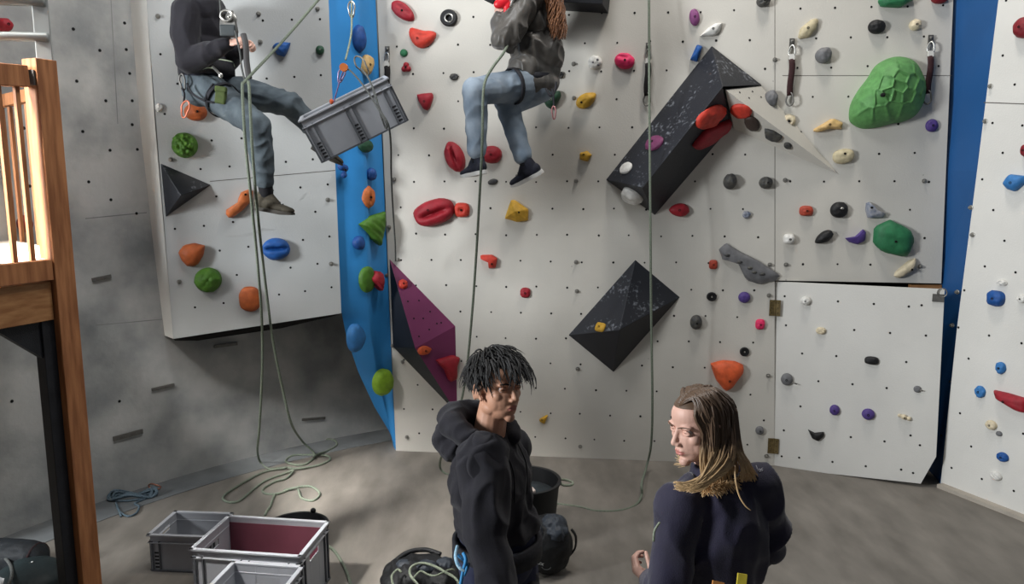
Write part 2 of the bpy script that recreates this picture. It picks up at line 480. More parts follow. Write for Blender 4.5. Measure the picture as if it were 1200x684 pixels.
mb.add([p for r in rows for p in r], [(i*nc+k, i*nc+k+1, (i+1)*nc+k+1, (i+1)*nc+k) for i in range(NB) for k in range(nc-1)])
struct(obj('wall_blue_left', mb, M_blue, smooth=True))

# right blue strip behind the main wall
r_ = RW.hit
RE = [r_(1181,-140), r_(1170,0), r_(1145,200), r_(1122,380), r_(1103,545)]
BE = [MW.hit(1085,-140,-.32), MW.hit(1085,0,-.32), MW.hit(1082,200,-.32), MW.hit(1078,380,-.32), MW.hit(1076,530,-.32)]
BE[-1].z = 0; RE2 = [p - RW.n*.02 for p in RE]; RE2[-1].z = 0
mb = MB(); mb.add(RE2 + BE, [(i, i+1, i+6, i+5) for i in range(4)]); fixn(mb)
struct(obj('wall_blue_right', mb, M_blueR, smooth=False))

# right climbing wall
def rfoot(px):
    lo, hi = 500.0, 700.0
    for _ in range(40):
        m = (lo+hi)/2
        if RW.hit(px, m).z > 0: lo = m
        else: hi = m
    return RW.hit(px, lo)
rpoly = [r_(1181,-140), r_(1420,-140), rfoot(1400), rfoot(1102), r_(1122,380), r_(1145,200), r_(1170,0)]
mb = slab(RW, rpoly, .03); fixn(mb)
RG = [(1179,0.5),(1175,65),(1189,99),(1198,147),(1175,179),(1151,210),(1164,246),(1177,282),(1154,312),(1190,319),(1159,393),(1197,402),(1135,420),(1113,447),(1125,484),(1103,510),(1138,523),(1115,548),(1150.5,561),(1188,575),(1199,508),(1163,144),(1130,340),(1123,383.5)]
for x, y in RG: disc(mb, r_(x, y, .0015), RW.n, .0085, 1)
seam(mb, RW, r_(1153,120), r_(1260,124), .006)
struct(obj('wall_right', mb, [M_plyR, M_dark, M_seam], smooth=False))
mb = MB(); p, q = rfoot(1104), rfoot(1400)
mb.beam(p + RW.n*.03 + U*.012, q + RW.n*.03 + U*.012, .06, .03)
struct(obj('baseboard_right', mb, mat('pale_skirting', (168,160,148), .6), smooth=False))

# added unseen board left of the picture, blocks window light from the floor crates
mb = MB(); mb.beam((-3.0,1.3,.85), (-3.25,3.45,.85), .04, 1.7)
struct(obj('added_light_blocker', fixn(mb), M_woodL, smooth=False))
# ------------------------------------------------------------------ light
w = bpy.data.worlds.new('world'); scene.world = w; w.use_nodes = True
w.node_tree.nodes['Background'].inputs['Color'].default_value = (0.80, 0.88, 1.0, 1)
w.node_tree.nodes['Background'].inputs['Strength'].default_value = 0.09
def area(name, loc, target, size, power, col, sy=None):
    d = bpy.data.lights.new(name, 'AREA'); d.energy = power; d.color = col; d.size = size
    if sy: d.shape = 'RECTANGLE'; d.size_y = sy
    o = bpy.data.objects.new(name, d); COL.objects.link(o); o.location = loc
    o.rotation_euler = (Vector(target) - Vector(loc)).to_track_quat('-Z', 'Y').to_euler()
    return o
area('window_light', (-6.4, 0.9, 3.45), (0.8, 5.6, 1.8), 1.2, 680, (0.93, 0.97, 1.0), 1.6)
area('ceiling_lamp', (1.6, 4.6, 7.2), (1.8, 5.6, 1.5), 0.8, 135, (1.0, 0.95, 0.88))
area('concrete_wall_fill', (-0.6, 3.5, 6.0), (-2.2, 5.4, 0.6), 1.4, 95, (0.96, 0.98, 1.0))  # added overhead fill, aimed to brighten the concrete wall
a_ = area('gallery_daylight_fill', (-3.7, 2.3, 4.8), (-2.45, 3.75, 2.0), 0.5, 45, (1.0, 0.98, 0.95)); a_.data.spread = 0.6  # added narrow lamp, stands in for daylight on the gallery alone
scene.view_settings.view_transform = 'Standard'; scene.view_settings.look = 'None'
scene.view_settings.exposure = 0.0; scene.view_settings.gamma = 1.0; scene.view_settings.use_curve_mapping = False
# ------------------------------------------------------------------ climbing holds
HM = {}
PAL = dict(red=(152,26,40), darkred=(128,22,34), orangered=(200,60,44), orange=(190,104,54), burnt=(172,86,40), brightorange=(206,88,46),
           yellow=(196,152,46), black=(20,20,22), charcoal=(52,53,56), grey=(108,108,110), green=(42,112,72), darkgreen=(34,74,52),
           moss=(72,116,32), lime=(136,176,44), turtle=(88,142,80), blue=(22,80,150), skyblue=(52,118,180), navy=(28,74,140), purple=(78,58,126), mauve=(136,72,124),
           pink=(220,44,96), white=(222,220,214), cream=(214,200,170), tan=(204,170,114), beige=(190,178,146), brown=(62,50,44), brick=(170,66,46), slate=(96,108,128), magenta=(116,54,92))
def hm(c):
    if c not in HM:
        two = {'charcoal': (82,80,74), 'slate': (160,160,165)}.get(c)
        HM[c] = mat('resin_' + c, PAL[c], 0.55, 0.16, 26, 0.25, 320, rgb2=two)
    return HM[c]
M_bolt = mat('bolt_steel', (150,148,142), 0.4, 0.1, 20, metal=0.8)

def frame(pl, px, py, off): return pl.hit(px, py, off)
def hold_mesh(F, w, h, prot, rot, shape, rnd, o):
    """F(a,b,c): local (right, up, out) metres -> world. Heightfield of rings over an outline"""
    seg = o.get('seg', 28); rings = o.get('rings', 9)
    c, s = math.cos(rot), math.sin(rot); sd = rnd.uniform(0, 100)
    nz = o.get('noise', .06); nf = o.get('nf', 2.2); pw = o.get('pw', 2.4); qw = o.get('qw', 2.0)
    def outline(th):
        ct, st = math.cos(th), math.sin(th)
        if shape == 'poly':
            # star shaped polygon given in unit box coordinates
            P = o['poly']; best = 0
            for i in range(len(P)):
                (x1, y1), (x2, y2) = P[i], P[(i+1) % len(P)]
                den = ct * (y2-y1) - st * (x2-x1)
                if abs(den) < 1e-9: continue
                t = (x1 * (y2-y1) - y1 * (x2-x1)) / den
                k = (x1*st - y1*ct) / -den if False else ((x1 * st - y1 * ct) / den)
                u = (ct * y1 - st * x1) / (st * (x2-x1) - ct * (y2-y1)) if abs(st * (x2-x1) - ct * (y2-y1)) > 1e-9 else -1
                if t > 0 and -1e-6 <= u <= 1 + 1e-6: best = max(best, t)
            return best
        e = o.get('sq', 2.0)
        r = (abs(ct)**e + abs(st)**e) ** (-1.0/e)
        if shape == 'tear': r *= 1 - .34 * max(0, ct) ** 2 * (1 - abs(st)) * 0 - .25 * (1 + ct) / 2 * abs(st)
        if shape == 'shield': r *= 1 - .28 * max(0, -st) * abs(ct) + .05 * max(0, -st)
        return r
    vs = []; fs = []
    prof = [(1.0, 0.0)] + [(1 - (k / rings) ** o.get('tp', 1.25), None) for k in range(0, rings)]
    prof = [(1.0, 0.0)]
    for k in range(rings + 1):
        sc = 1 - (k / rings); sc = max(sc, 0.0)
        base = o.get('base', .28)
        z = base + (1 - base) * (1 - sc ** pw) ** (1 / qw) if sc < 1 else base
        prof.append((sc if sc > 0 else 0.02, z))
    for ri, (sc, z) in enumerate(prof):
        for k in range(seg):
            th = 2*PI*k/seg; r = outline(th) * sc
            x, y = r * math.cos(th), r * math.sin(th)
            n = noise.noise(Vector((x*nf + sd, y*nf, z*nf))) * nz
            zz = z; 
            if ri > 0:
                zz = z + n * 1.2 * (1 if z > 0 else 0)
                x *= 1 + n; y *= 1 + n
            lat = o.get('slot')
            if lat and ri > 0:
                sx, sy, sw, sh, dp, sr = lat
                cx, cy = x - sx, y - sy; ca, sa = math.cos(sr), math.sin(sr)
                ux, uy = cx*ca + cy*sa, -cx*sa + cy*ca
                g = math.exp(-((abs(ux)/sw)**4) - (uy/sh)**2)
                zz -= dp * g * min(1, z*1.3)
            if o.get('ribs') and ri > 0: zz += .07 * math.sin((y*.8 + x*.6) * o['ribs']) * min(1, z)
            if o.get('lumps') and ri > 0:
                q = Vector((x*o['lumps'] + sd, y*o['lumps'], z*o['lumps']*.7)); d = noise.voronoi(q)[0][0]
                zz += (.35 - d) * .34 * min(1, z*1.2); x *= 1 + (.35-d)*.16; y *= 1 + (.35-d)*.16
            lean = o.get('lean', (0, 0)); x2 = x + lean[0]*z; y2 = y + lean[1]*z
            if o.get('bend'): y2 += o['bend'] * (x2*x2 - .35)
            X, Y = x2 * w/2, y2 * h/2
            vs.append(F(X*c - Y*s, X*s + Y*c, max(zz, 0) * prot))
    R = len(prof)
    for i in range(R - 1):
        for k in range(seg):
            l = (k+1) % seg; fs.append((i*seg+k, i*seg+l, (i+1)*seg+l, (i+1)*seg+k))
    fs.append(tuple((R-1)*seg+k for k in range(seg)))
    return MB().add(vs, fs)
NH = [0]
def px_size(pl, px, py, w, h, off):
    W = (pl.hit(px + w/2, py, off) - pl.hit(px - w/2, py, off)).length
    Hh = (pl.hit(px, py + h/2, off) - pl.hit(px, py - h/2, off)).length
    return W, Hh
def hold(pl, shape, px, py, w, h, col, label, prot=None, rot=0, bolt=True, name='climbing_hold', group=None, smooth=True, cat='climbing hold', **o):
    NH[0] += 1; rnd = random.Random(NH[0])
    W, Hh = px_size(pl, px, py, w, h, 0)
    if prot is None: prot = min(W, Hh) * .55
    W, Hh = px_size(pl, px, py, w, h, prot * .4)
    c0 = pl.loc(pl.hit(px, py, prot * .4)) if hasattr(pl, 'loc') else None
    base = pl.hit(px, py, prot * .4) - pl.n * (prot * .4)
    F = lambda a, b, cc: base + pl.e1*a + pl.e2*b + pl.n*(cc + .0005)
    if shape == 'cluster':
        mb = MB()
        for dx, dy, r in o.get('balls', ((-.45,-.3,.5),(.45,-.3,.5),(0,.45,.52))):
            R3 = Matrix((pl.e1, pl.e2, pl.n)).transposed()
            r = r * min(W, Hh)/1.0 * .62
            mb.ell(F(dx*W/2, dy*Hh/2, r*.7), (r, r, r*.95), R3, 12, 8)
        mb2 = remesh(mb, max(.004, min(W, Hh)/14), 1)
    elif shape == 'disc':
        mb = MB(); r = max(W, Hh)/2; k0 = Hh/W
        prof = [(r,0),(r,prot*.7),(r*.86,prot),(r*.45,prot*.95),(r*.34,prot*.5),(r*.05,prot*.5)]
        M = Matrix.Identity(4); B = Matrix((pl.e1, pl.e2, pl.n)).transposed().to_4x4(); M = Matrix.Translation(F(0,0,0)) @ B @ Matrix.Diagonal((1, k0, 1, 1))
        mb2 = mb.lathe(prof, M, 24)
    else:
        mb2 = hold_mesh(F, W, Hh, prot, rot, shape, rnd, o)
    mb2 = fixn(mb2)
    ob = obj(name, mb2, hm(col), origin=base, smooth=smooth, autosmooth=math.radians(o.get('sharp', 50)))
    tag(ob, label, cat, group)
    if bolt and min(w, h) > 9:
        bx, by = o.get('bpos', (0, 0)); cr, sr = math.cos(rot), math.sin(rot)
        X, Y = bx*W/2, by*Hh/2; X, Y = X*cr - Y*sr, X*sr + Y*cr
        # sit on the surface: find the highest vertex near
        zz = max([(v - base).dot(pl.n) for v in mb2.v if (pl.e1.dot(v-base)-X)**2 + (pl.e2.dot(v-base)-Y)**2 < (.02+.1*min(W,Hh))**2] or [prot*.8])
        m = MB(); r = min(.0085, min(W, Hh)*.1)
        B = Matrix.Translation(F(X, Y, zz - .006)) @ Matrix((pl.e1, pl.e2, pl.n)).transposed().to_4x4()
        m.lathe([(r*1.0,0),(r*1.0,.0075),(r*.62,.0078),(r*.6,.003),(r*.05,.003)], B, 12)
        fixn(m); obj('bolt_hole', m, M_dark if col not in ('black','brown','darkgreen') else M_bolt, parent=ob)
    return ob
G_M, G_L, G_R, G_H, G_B = 'holds on the main wall', 'holds on the left panel', 'holds on the right wall', 'holds on the hatch', 'holds on the blue left wall'
def ph(*a, **k): k.setdefault('group', G_M); return hold(MW, *a, **k)
D = math.radians
# main wall, from the left edge to the girl
ph('tear',472,13,32,20,'red','dark red teardrop climbing hold at the top left of the main wall',.05,D(-38),sq=2.2,slot=(0,.25,.6,.25,.3,0))
ph('dome',494,43,32,21,'orangered','orange red banana shaped climbing hold below the dark red teardrop',.06,D(-10),bend=.75,slot=(0,.35,.7,.2,.2,0),bpos=(-.2,-.3))
o = ph('disc',526,21,20,20,'black','round black climbing hold with a pale steel ring in its middle',.035,bolt=False)
m = MB(); p = MW.hit(526,21,.036); m.tube([p + (MW.e1*math.cos(a)+MW.e2*math.sin(a))*.03 for a in [i*PI/8 for i in range(16)]], .006, 6, closed=True); obj('steel_ring', m, M_steel, parent=o)
ph('dome',473,62,9,9,'green','tiny green screw-on foothold above the dark red three-lobed nub',.02)
ph('cluster',476,79,11,12,'red','tiny dark red foothold of three round lobes')
ph('dome',532,90,10,8,'charcoal','tiny dark grey rock foothold up beside the seated left leg of the ginger-haired climber',.02,noise=.3)
ph('poly',498,119,19,21,'red','bright red shield shaped climbing hold right of the hanging crate',.055,poly=[(-1,.8),(0,.95),(.95,1),(1,.4),(.55,-.7),(.2,-1),(-.3,-.75),(-.9,.2)],noise=.03)
ph('dome',532.5,184,22,37,'red','red oval pocket climbing hold left of the ginger-haired climber\'s left shoe',.09,D(22),slot=(0,.1,.18,.7,.45,0),bolt=False)
ph('dome',576,181,24,21,'red','red half-round climbing hold behind the ginger-haired climber\'s left ankle',.07)
ph('dome',508,249,49,30,'red','large red oval pocket climbing hold with a long slot',.1,D(18),sq=2.3,slot=(.05,-.08,.72,.2,.5,D(2)),bpos=(-.15,.3))
ph('dome',541,246,18,17,'orangered','orange red ring shaped climbing hold touching the large red pocket',.05,sq=3,slot=(0,0,.35,.3,.35,0))
ph('poly',606,247,29,26,'yellow','yellow wedge block climbing hold in the middle of the main wall',.1,poly=[(-1,-.7),(-.5,.95),(-.25,1),(.9,.1),(.85,-.9),(0,-1)],rings=4,pw=1.2,qw=1.2,noise=.02,smooth=False,seg=40,lean=(-.1,0),bpos=(.2,-.1))
b = MB()
b2 = ph('poly',573,307,20,17,'orangered','orange red bracket shaped hold with an arm to the left',.06,poly=[(-1,.95),(-1,.45),(-.1,.3),(0,-.9),(.75,-.8),(.95,.5),(.3,1)],rings=5,pw=3,noise=.02,seg=44,bpos=(.4,-.2))
ph('dome',577.5,213,12,7,'charcoal','small flat dark foothold right below the ginger-haired climber\'s left shoe',.02,D(12))
ph('poly',686,183,15,13,'yellow','small yellow wedge foothold below the dark green shield hold',.04,poly=[(-.9,.6),(.3,1),(1,.2),(.4,-1),(-.9,-.6)],rings=4,noise=.04,bpos=(-.3,.3))
ph('dome',615.5,343,12,12,'red','small red hexagonal foothold to the right of the orange red bracket hold',.03,sq=2.6,noise=.1)
ph('dome',732,71,24,19,'pink','bright pink climbing hold left of the middle quickdraw',.06,D(-14),slot=(-.3,.35,.5,.2,.3,0),noise=.1)
o = ph('dome',697,73,16,17,'white','round white ball climbing hold with grey dents',.05,bolt=False,noise=.1)
for dx, dy in ((-2,0),(4,3),(3,-3)):
    m = MB(); disc(m, MW.hit(697+dx, 73+dy, .047), MW.n, .012, 0, 10); m.v = [v for v in m.v]
    m.ell(MW.hit(697+dx, 73+dy, .043), (.011,.011,.009), None, 10, 6); m.f = m.f[1:]; m.m = m.m[1:]
    obj('dent', m, hm('grey'), parent=o)
ph('tear',687,117,26,19,'yellow','yellow egg shaped climbing hold right of the dark green shield hold',.06,D(30),noise=.12,bpos=(-.5,0))
ph('poly',646,117,23,22,'darkgreen','dark green shield shaped climbing hold beside the ginger-haired climber\'s hip',.07,poly=[(-1,.7),(0,.9),(.9,1),(1,.4),(.4,-.7),(0,-1),(-.5,-.7),(-.9,.1)],noise=.03)
ph('dome',656,88,9,8,'charcoal','tiny dark foothold just right of the ginger-haired climber\'s back',.025,noise=.3)
ph('dome',814,20,12,20,'mauve','purple oval climbing hold at the top of the wall',.035,D(10),noise=.06)
ph('poly',833,35,26,19,'white','white leaf shaped climbing hold above the long black volume',.045,poly=[(-1,-.75),(-.3,.2),(.5,.9),(1,.8),(.85,-.1),(.4,-.7)],noise=.06,bpos=(.15,.1))
ph('poly',816,62,15,21,'blue','blue block climbing hold peeking out behind the long black volume',.06,poly=[(-.9,-.7),(.1,1),(1,.7),(.2,-1)],rings=4,noise=.03,bolt=False)
ph('dome',895,1,16,14,'charcoal','dark grey hold cut off by the top of the picture',.06,noise=.15)
ph('poly',947,34,25,26,'beige','beige flat-topped climbing hold up and left of the black egg hold',.045,poly=[(-.9,-.9),(-.7,.1),(.3,.9),(1,1),(.8,.1),(.2,-.7)],noise=.04,bpos=(-.1,.05))
ph('dome',1028,31,20,17,'black','black egg shaped climbing hold above the big green volume',.05,noise=.1,bolt=False)
ph('dome',1073,29,14,13,'cream','small cream knob hold above the right quickdraw',.045,noise=.12)
ph('poly',1051,1,42,16,'green','green climbing hold cut off by the top of the picture',.08,poly=[(-1,.1),(-.8,-.75),(.3,-.95),(1,.3),(.8,1),(-.8,1)],noise=.05,bolt=False)
ph('dome',1102,-2,20,12,'darkred','dark red hold just entering the picture at the top right of the main wall',.05)
ph('tear',966,64,20,21,'grey','grey cone shaped climbing hold right of the dark quickdraw',.07,D(60),noise=.08,bolt=False)
ph('dome',1092.5,147,15,15,'purple','purple round button hold below the right quickdraw',.03)
ph('poly',970,147,36,18,'tan','tan winged climbing hold left of the big green volume',.06,poly=[(-1,-.6),(-.2,.35),(.3,1),(1,.3),(.95,-.6),(.2,-.4),(-.6,-.9)],noise=.08,bpos=(.05,.1))
ph('dome',902,118,18,24,'grey','grey cone shaped hold above the pale triangular volume',.07,D(-15),noise=.1,lean=(.1,.2),bolt=False)
ph('tear',924,142,18,17,'cream','cream ring shaped hold under the dark quickdraw',.04,D(215),slot=(0,.1,.25,.25,.35,0))
ph('dome',856,213,16,18,'charcoal','dark grey ribbed knob hold right of the long black volume',.07,noise=.1,lean=(0,.25),bolt=False)
ph('dome',898,214,16,14,'charcoal','dark grey round knob hold with a small tail',.06,noise=.12,bpos=(.1,0))
ph('dome',875,251.5,9,9,'slate','tiny grey blue foothold below the dark grey ribbed knob',.025,noise=.3)
ph('tear',796,246,24,18,'red','bright red climbing hold under the lower end of the long black volume',.055,D(180),noise=.05)
ph('dome',945,247,16,12,'brick','small brick red foothold left of the black egg hold with a shiny middle',.035,sq=3,noise=.14)
o = ph('dome',984,246,21,19,'black','black egg hold with a shiny silver middle',.05,noise=.08,bolt=False)
m = MB(); m.ell(MW.hit(986.5,244,.046), (.016,.018,.01), None, 10, 6); obj('steel_cap', m, M_steel, parent=o)
ph('poly',1027,246,24,20,'slate','grey white crescent hold pointing to the right',.05,poly=[(-1,1),(-.55,.85),(-.1,-.1),(1,-.45),(.7,-.9),(-.7,-1),(-1,-.1)],noise=.1,bpos=(-.6,.3))
ph('dome',925,280,13,12,'white','white cube knob hold above the long grey hold',.05,sq=3,noise=.06)
ph('tear',966,278,24,14,'black','black bean shaped climbing hold left of the purple crescent',.05,D(215),noise=.1,bolt=False)
ph('poly',1003,277,24,19,'purple','purple crescent hold opening up to the left',.05,poly=[(-1,-.2),(-.3,-.25),(.35,.15),(.6,1),(1,.5),(.9,-.6),(.2,-1),(-.6,-.7)],noise=.05,bolt=False)
ph('poly',1048,279,46,43,'green','large green faceted hold with a chalky grey rim',.09,poly=[(-1,.6),(-.2,1),(.9,.4),(1,-.2),(.9,-.95),(.4,-1),(-.5,-.75),(-1,-.3)],noise=.08,bpos=(-.05,-.15))
ph('poly',1062,314,26,24,'cream','cream fang shaped hold below the large green faceted hold',.05,poly=[(-1,-.9),(-.9,-.4),(.2,.7),(.9,1),(.9,.3),(.6,-.3),(-.5,-1)],noise=.05,bpos=(.4,-.1))
ph('dome',989,183,25,17,'beige','beige barrel shaped hold right of the tip of the pale triangular volume',.05,D(8),sq=2.6,noise=.06,bpos=(0,.35))
o = ph('poly',876,311,78,34,'grey','long grey leaf shaped hold with finger pockets',.05,D(-25),poly=[(-1,.15),(-.9,.75),(-.4,.65),(.3,.6),(1,.35),(.95,-.1),(.6,-.8),(.2,-.95),(-.3,-.1),(-.75,-.35)],noise=.1,seg=44,bolt=False)
for dx, dy in ((-24,-12),(-9,-4),(3,3),(8,8),(17,10)):
    m = MB(); m.ell(MW.hit(876+dx, 311+dy, .047), (.022,.012,.012), None, 12, 6); obj('finger_pocket', m, hm('charcoal'), parent=o)
ph('dome',836,310,10,11,'brick','tiny rust red foothold left of the long grey hold',.025,sq=3.4,noise=.06)
ph('disc',834,347.5,12,10.5,'black','small black disc foothold left of the purple ball hold',.02)
ph('dome',872.5,348.5,14,13,'purple','purple ball hold left of the upper brass hinge',.035,bolt=False)
ph('dome',891,380,11,12,'pink','tiny pink foothold under the upper brass hinge',.03,sq=3,noise=.1)
ph('dome',816,378,14,17,'charcoal','olive grey knob hold right of the black diamond volume',.06,noise=.08,lean=(0,.2))
ph('disc',872.5,412,11,10.5,'black','small black disc foothold above the big orange hold',.02)
ph('poly',852,441,40,36,'brightorange','big orange rounded triangular hold above the long-haired person',.09,poly=[(-1,.75),(-.3,1),(.5,.95),(1,.7),(.95,.2),(.3,-.85),(-.05,-1),(-.6,-.3)],noise=.02,bpos=(.1,-.2),pw=2.6)
ph('poly',637,491,11,12,'yellow','small yellow foothold right of the dark-haired person\'s face',.03,poly=[(-1,-.1),(1,1),(.2,-1),(-.7,-.6)],noise=.05,bpos=(-.3,0))
ph('dome',890.5,504.5,10,10,'grey','small grey screw-on knob left of the lower brass hinge',.03)
# the hatch
def hh(*a, **k): k.setdefault('group', G_H); return hold(HP, *a, **k)
hh('dome',944,352.5,12,10,'white','small white knob near the upper left corner of the hatch',.04,noise=.08)
hh('dome',962,387.5,12,8,'cream','small cream foothold below the white knob on the hatch',.03,noise=.16)
hh('dome',1021.5,422.5,17,9.5,'black','black oval foothold in the middle of the hatch',.03,sq=2.6,bolt=False)
o = hh('dome',922,444.5,14,14,'grey','round grey knob with a side screw at the left of the hatch',.04)
m = MB(); m.tube([HP.hit(926,447,.02), HP.hit(934,450,.03)], .005, 6); obj('screw', m, M_steelD, parent=o)
hh('dome',978,480.5,12,12,'purple','left one of the two purple footholds on the hatch',.035,noise=.06)
hh('dome',1017.5,485.5,15.5,13,'purple','right one of the two purple footholds on the hatch',.035,noise=.06)
hh('cluster',1060,489,17,10,'cream','cream white nubby foothold at the lower right of the hatch',balls=((-.7,.3,.35),(-.1,.1,.5),(.6,-.2,.4)))
hh('poly',956,510,20,14,'black','black wing shaped foothold at the lower left of the hatch',.035,poly=[(-1,.9),(-.2,.35),(.9,.7),(1,.1),(.3,-1),(-.4,-.6)],noise=.05,bolt=False)
o = hh('dome',1075,456,9,8,'grey','tiny grey ring screw on the right half of the hatch',.02)
m = MB(); m.tube([HP.hit(1077,456.5,.01), HP.hit(1082,458,.016)], .005, 6); obj('screw', m, M_steelD, parent=o)
# right wall
def rh(*a, **k): k.setdefault('group', G_R); return hold(RW, *a, **k)
rh('dome',1199,32,24,25,'darkred','dark red round hold at the top of the right wall',.07)
rh('poly',1188,214,27,21,'skyblue','large blue wedge hold high on the right wall',.06,poly=[(-1,-.1),(-.5,.95),(.9,.75),(1,.1),(.1,-1),(-.6,-.7)],noise=.03)
rh('dome',1202,176,12,16,'darkred','red hold cut off by the right edge of the picture',.05)
rh('dome',1166,349.5,20,18,'blue','blue angular hold below the small white cap on the right wall',.05,sq=2.8,noise=.1)
rh('dome',1174,331,12,7,'white','small white cap screwed above the blue angular hold',.025,noise=.2)
rh('dome',1197,350,11,10,'white','small white nub at the right edge beside the blue angular hold',.03,noise=.2)
rh('dome',1172,431,12,14,'skyblue','small blue foothold straight above the red wedge hold',.03,noise=.16)
rh('dome',1148,459,12,14,'skyblue','small blue foothold left of the red wedge hold',.03,noise=.16)
rh('poly',1183,470,40,20,'red','long red wedge hold at the right edge',.06,poly=[(-1,.8),(-.2,.85),(1,.75),(1,-.9),(.6,-1),(-.85,-.1)],noise=.03,bpos=(-.2,-.1))
rh('dome',1161,498,13,11,'cream','small cream foothold below the red wedge hold',.03,noise=.12)
rh('dome',1170.5,508,7,6,'grey','tiny grey nub just below the small cream foothold',.02)
rh('dome',1174.5,535.5,13,11,'blue','lowest blue foothold of the right wall',.03,noise=.14)
rh('dome',1166.5,557.5,13,11,'white','white grooved foothold at the bottom of the right wall',.03,ribs=14,bolt=False)
# left panel
def lh(*a, **k): k.setdefault('group', G_L); return hold(LP, *a, **k)
lh('poly',330,57,22,19,'blue','blue jug hold crossed by the slanting green rope',.07,poly=[(-1,.3),(-.6,.7),(.3,.9),(1,.8),(.8,.1),(.3,-.95),(-.5,-.7)],noise=.06,bolt=False)
lh('dome',375,58.5,10,11,'darkgreen','tiny dark green hold near the right edge of the left panel',.04)
lh('dome',229,131,27,21,'burnt','brown orange hold behind the seated climber\'s hip',.07,noise=.06,bpos=(.2,0))
lh('dome',216,170,31,30,'moss','green lumpy cauliflower hold above the black pyramid volume',.1,lumps=3.2,bolt=False,seg=44,rings=16,noise=.05)
lh('poly',280,238,34,34,'orange','carved orange hold with a curled neck beside the green rope',.07,poly=[(-1,-1),(-.9,-.4),(-.1,.05),(.1,.7),(.7,1),(1,.8),(.95,.2),(.2,-.5),(-.4,-.95)],noise=.08,bpos=(.5,.6))
lh('poly',225,299,32,28,'burnt','orange pointed round hold below the black pyramid volume',.08,poly=[(-1,.3),(-.55,.85),(.2,1),(1,.75),(.8,-.1),(.3,-.9),(-.4,-.95),(-.8,-.4)],noise=.05,bolt=False)
lh('dome',323.5,292,33,26,'blue','blue lip shaped hold below the climber\'s shoe',.08,slot=(0,.05,.8,.16,.6,0),bolt=False)
lh('dome',243.5,328.5,33,29,'moss','green textured hold near the bottom left of the left panel',.08,D(20),lumps=2.5,bolt=False,noise=.08)
lh('dome',293,350.5,26,29,'burnt','brown orange round hold at the bottom of the left panel beside the ropes',.05,sq=2.5,bolt=False,noise=.06)
for (x, y, n_) in ((186,126,'pale knob beside the climber\'s hip on the left panel'),):
    lh('dome',x,y,9,10,'white',n_,.03,noise=.15)
# blue left wall
BLo = Plane(BL.o + BL.n*.035, BL.o + BL.n*.035 + BL.e1)
def bh(*a, **k): k.setdefault('group', G_B); return hold(BLo, *a, **k)
bh('dome',422,45,14,32,'navy','tall dark blue hold at the top of the blue wall',.06,noise=.06,bolt=False)
bh('cluster',402,199,13,20,'navy','dark blue lobed hold at the left edge of the blue wall',balls=((-.3,.4,.5),(.4,.2,.45),(.2,-.6,.4)))
bh('dome',436,204,10,15,'navy','small dark blue hold at the right edge of the blue wall',.05,bolt=False)
bh('dome',432,231,15,26,'orange','orange oval hold on the blue wall',.05,slot=(0,-.1,.15,.3,.3,0))
bh('poly',437.5,269,30,41,'moss','green ridged fan shaped hold on the blue wall',.07,poly=[(-1,.35),(-.3,.75),(1,1),(1,.2),(.6,-1),(0,-.6)],ribs=16,seg=56,rings=14,bolt=False,noise=.02)
bh('tear',421.5,285,14,18,'navy','dark blue hold left of the green ridged fan hold',.05,D(-60),bolt=False)
bh('dome',431,327,18,32,'moss','green hold tucked behind the dark red hold',.05,bolt=False)
bh('poly',441,330,17,26,'red','dark red pointed hold beside the purple and black volume',.09,poly=[(-.9,.3),(-.2,1),(.9,.8),(1,-.2),(.7,-1),(0,-.4)],noise=.05,bolt=False)
bh('tear',418.5,396,20,38,'skyblue','big light blue hold low on the blue wall',.07,D(0),noise=.04,bolt=False)
bh('dome',450,448,22,31,'lime','lime green ball hold at the bottom of the blue wall',.08,noise=.06,bolt=False)
bh('dome',431,76,13,24,'tan','tan hold with two dark screws behind the crate ropes',.05,D(-20),sq=3)
bh('dome',429,171,17,16,'darkgreen','dark green hold in the shade under the hanging crate',.05,bolt=False)
# concrete wall behind the gallery railing
hold(Conc(30,262),'dome',30,262,17,20,'darkred','dark red hold on the concrete seen between the wooden balusters',.06,group='holds on the concrete wall')
hold(Conc(7,29),'dome',6,29,18,16,'red','red hold on the concrete seen between the grey metal rails',.07,group='holds on the concrete wall')

# small bolt heads
BM = [(672,75),(675,212),(675,307),(676,341),(677,432),(902,310),(921,310),(920,211),(901,346),(900,440),(1083,212),(1078,312),(466,304),(453,322),(472,424),(460,405),(462,210),(477,512),(680,523),(672.5,115),(456,266),(908,70),(898,534)]
BLp = [(185,19),(303,16),(305,49),(372,10),(200,187),(210,330),(384,234),(388,309)]
BR = [(1161,101),(1155,142),(1138,243),(1140,275),(1122,342),(1116,381)]
BC = [(131,462)]
def bolt_head(pl, x, y):
    m = MB(); p = pl.hit(x, y); B = Matrix.Translation(p) @ Matrix((pl.e1, pl.e2, pl.n)).transposed().to_4x4()
    m.lathe([(.017,0),(.017,.004),(.011,.005),(.011,.02),(.008,.024),(.001,.024)], B, 10); fixn(m)
    o = obj('bolt_head', m, M_bolt, origin=p, autosmooth=.7); return o
for x, y in BM: tag(bolt_head(MW, x, y), 'small grey metal bolt head fixed in the main white climbing wall', 'bolt', 'bolt heads on the main wall')
for x, y in BLp: tag(bolt_head(LP, x, y), 'small grey metal bolt head fixed in the left climbing panel', 'bolt', 'bolt heads on the left panel')
for x, y in BR: tag(bolt_head(RW, x, y), 'small grey metal bolt head fixed along the edge of the right climbing wall', 'bolt', 'bolt heads on the right wall')

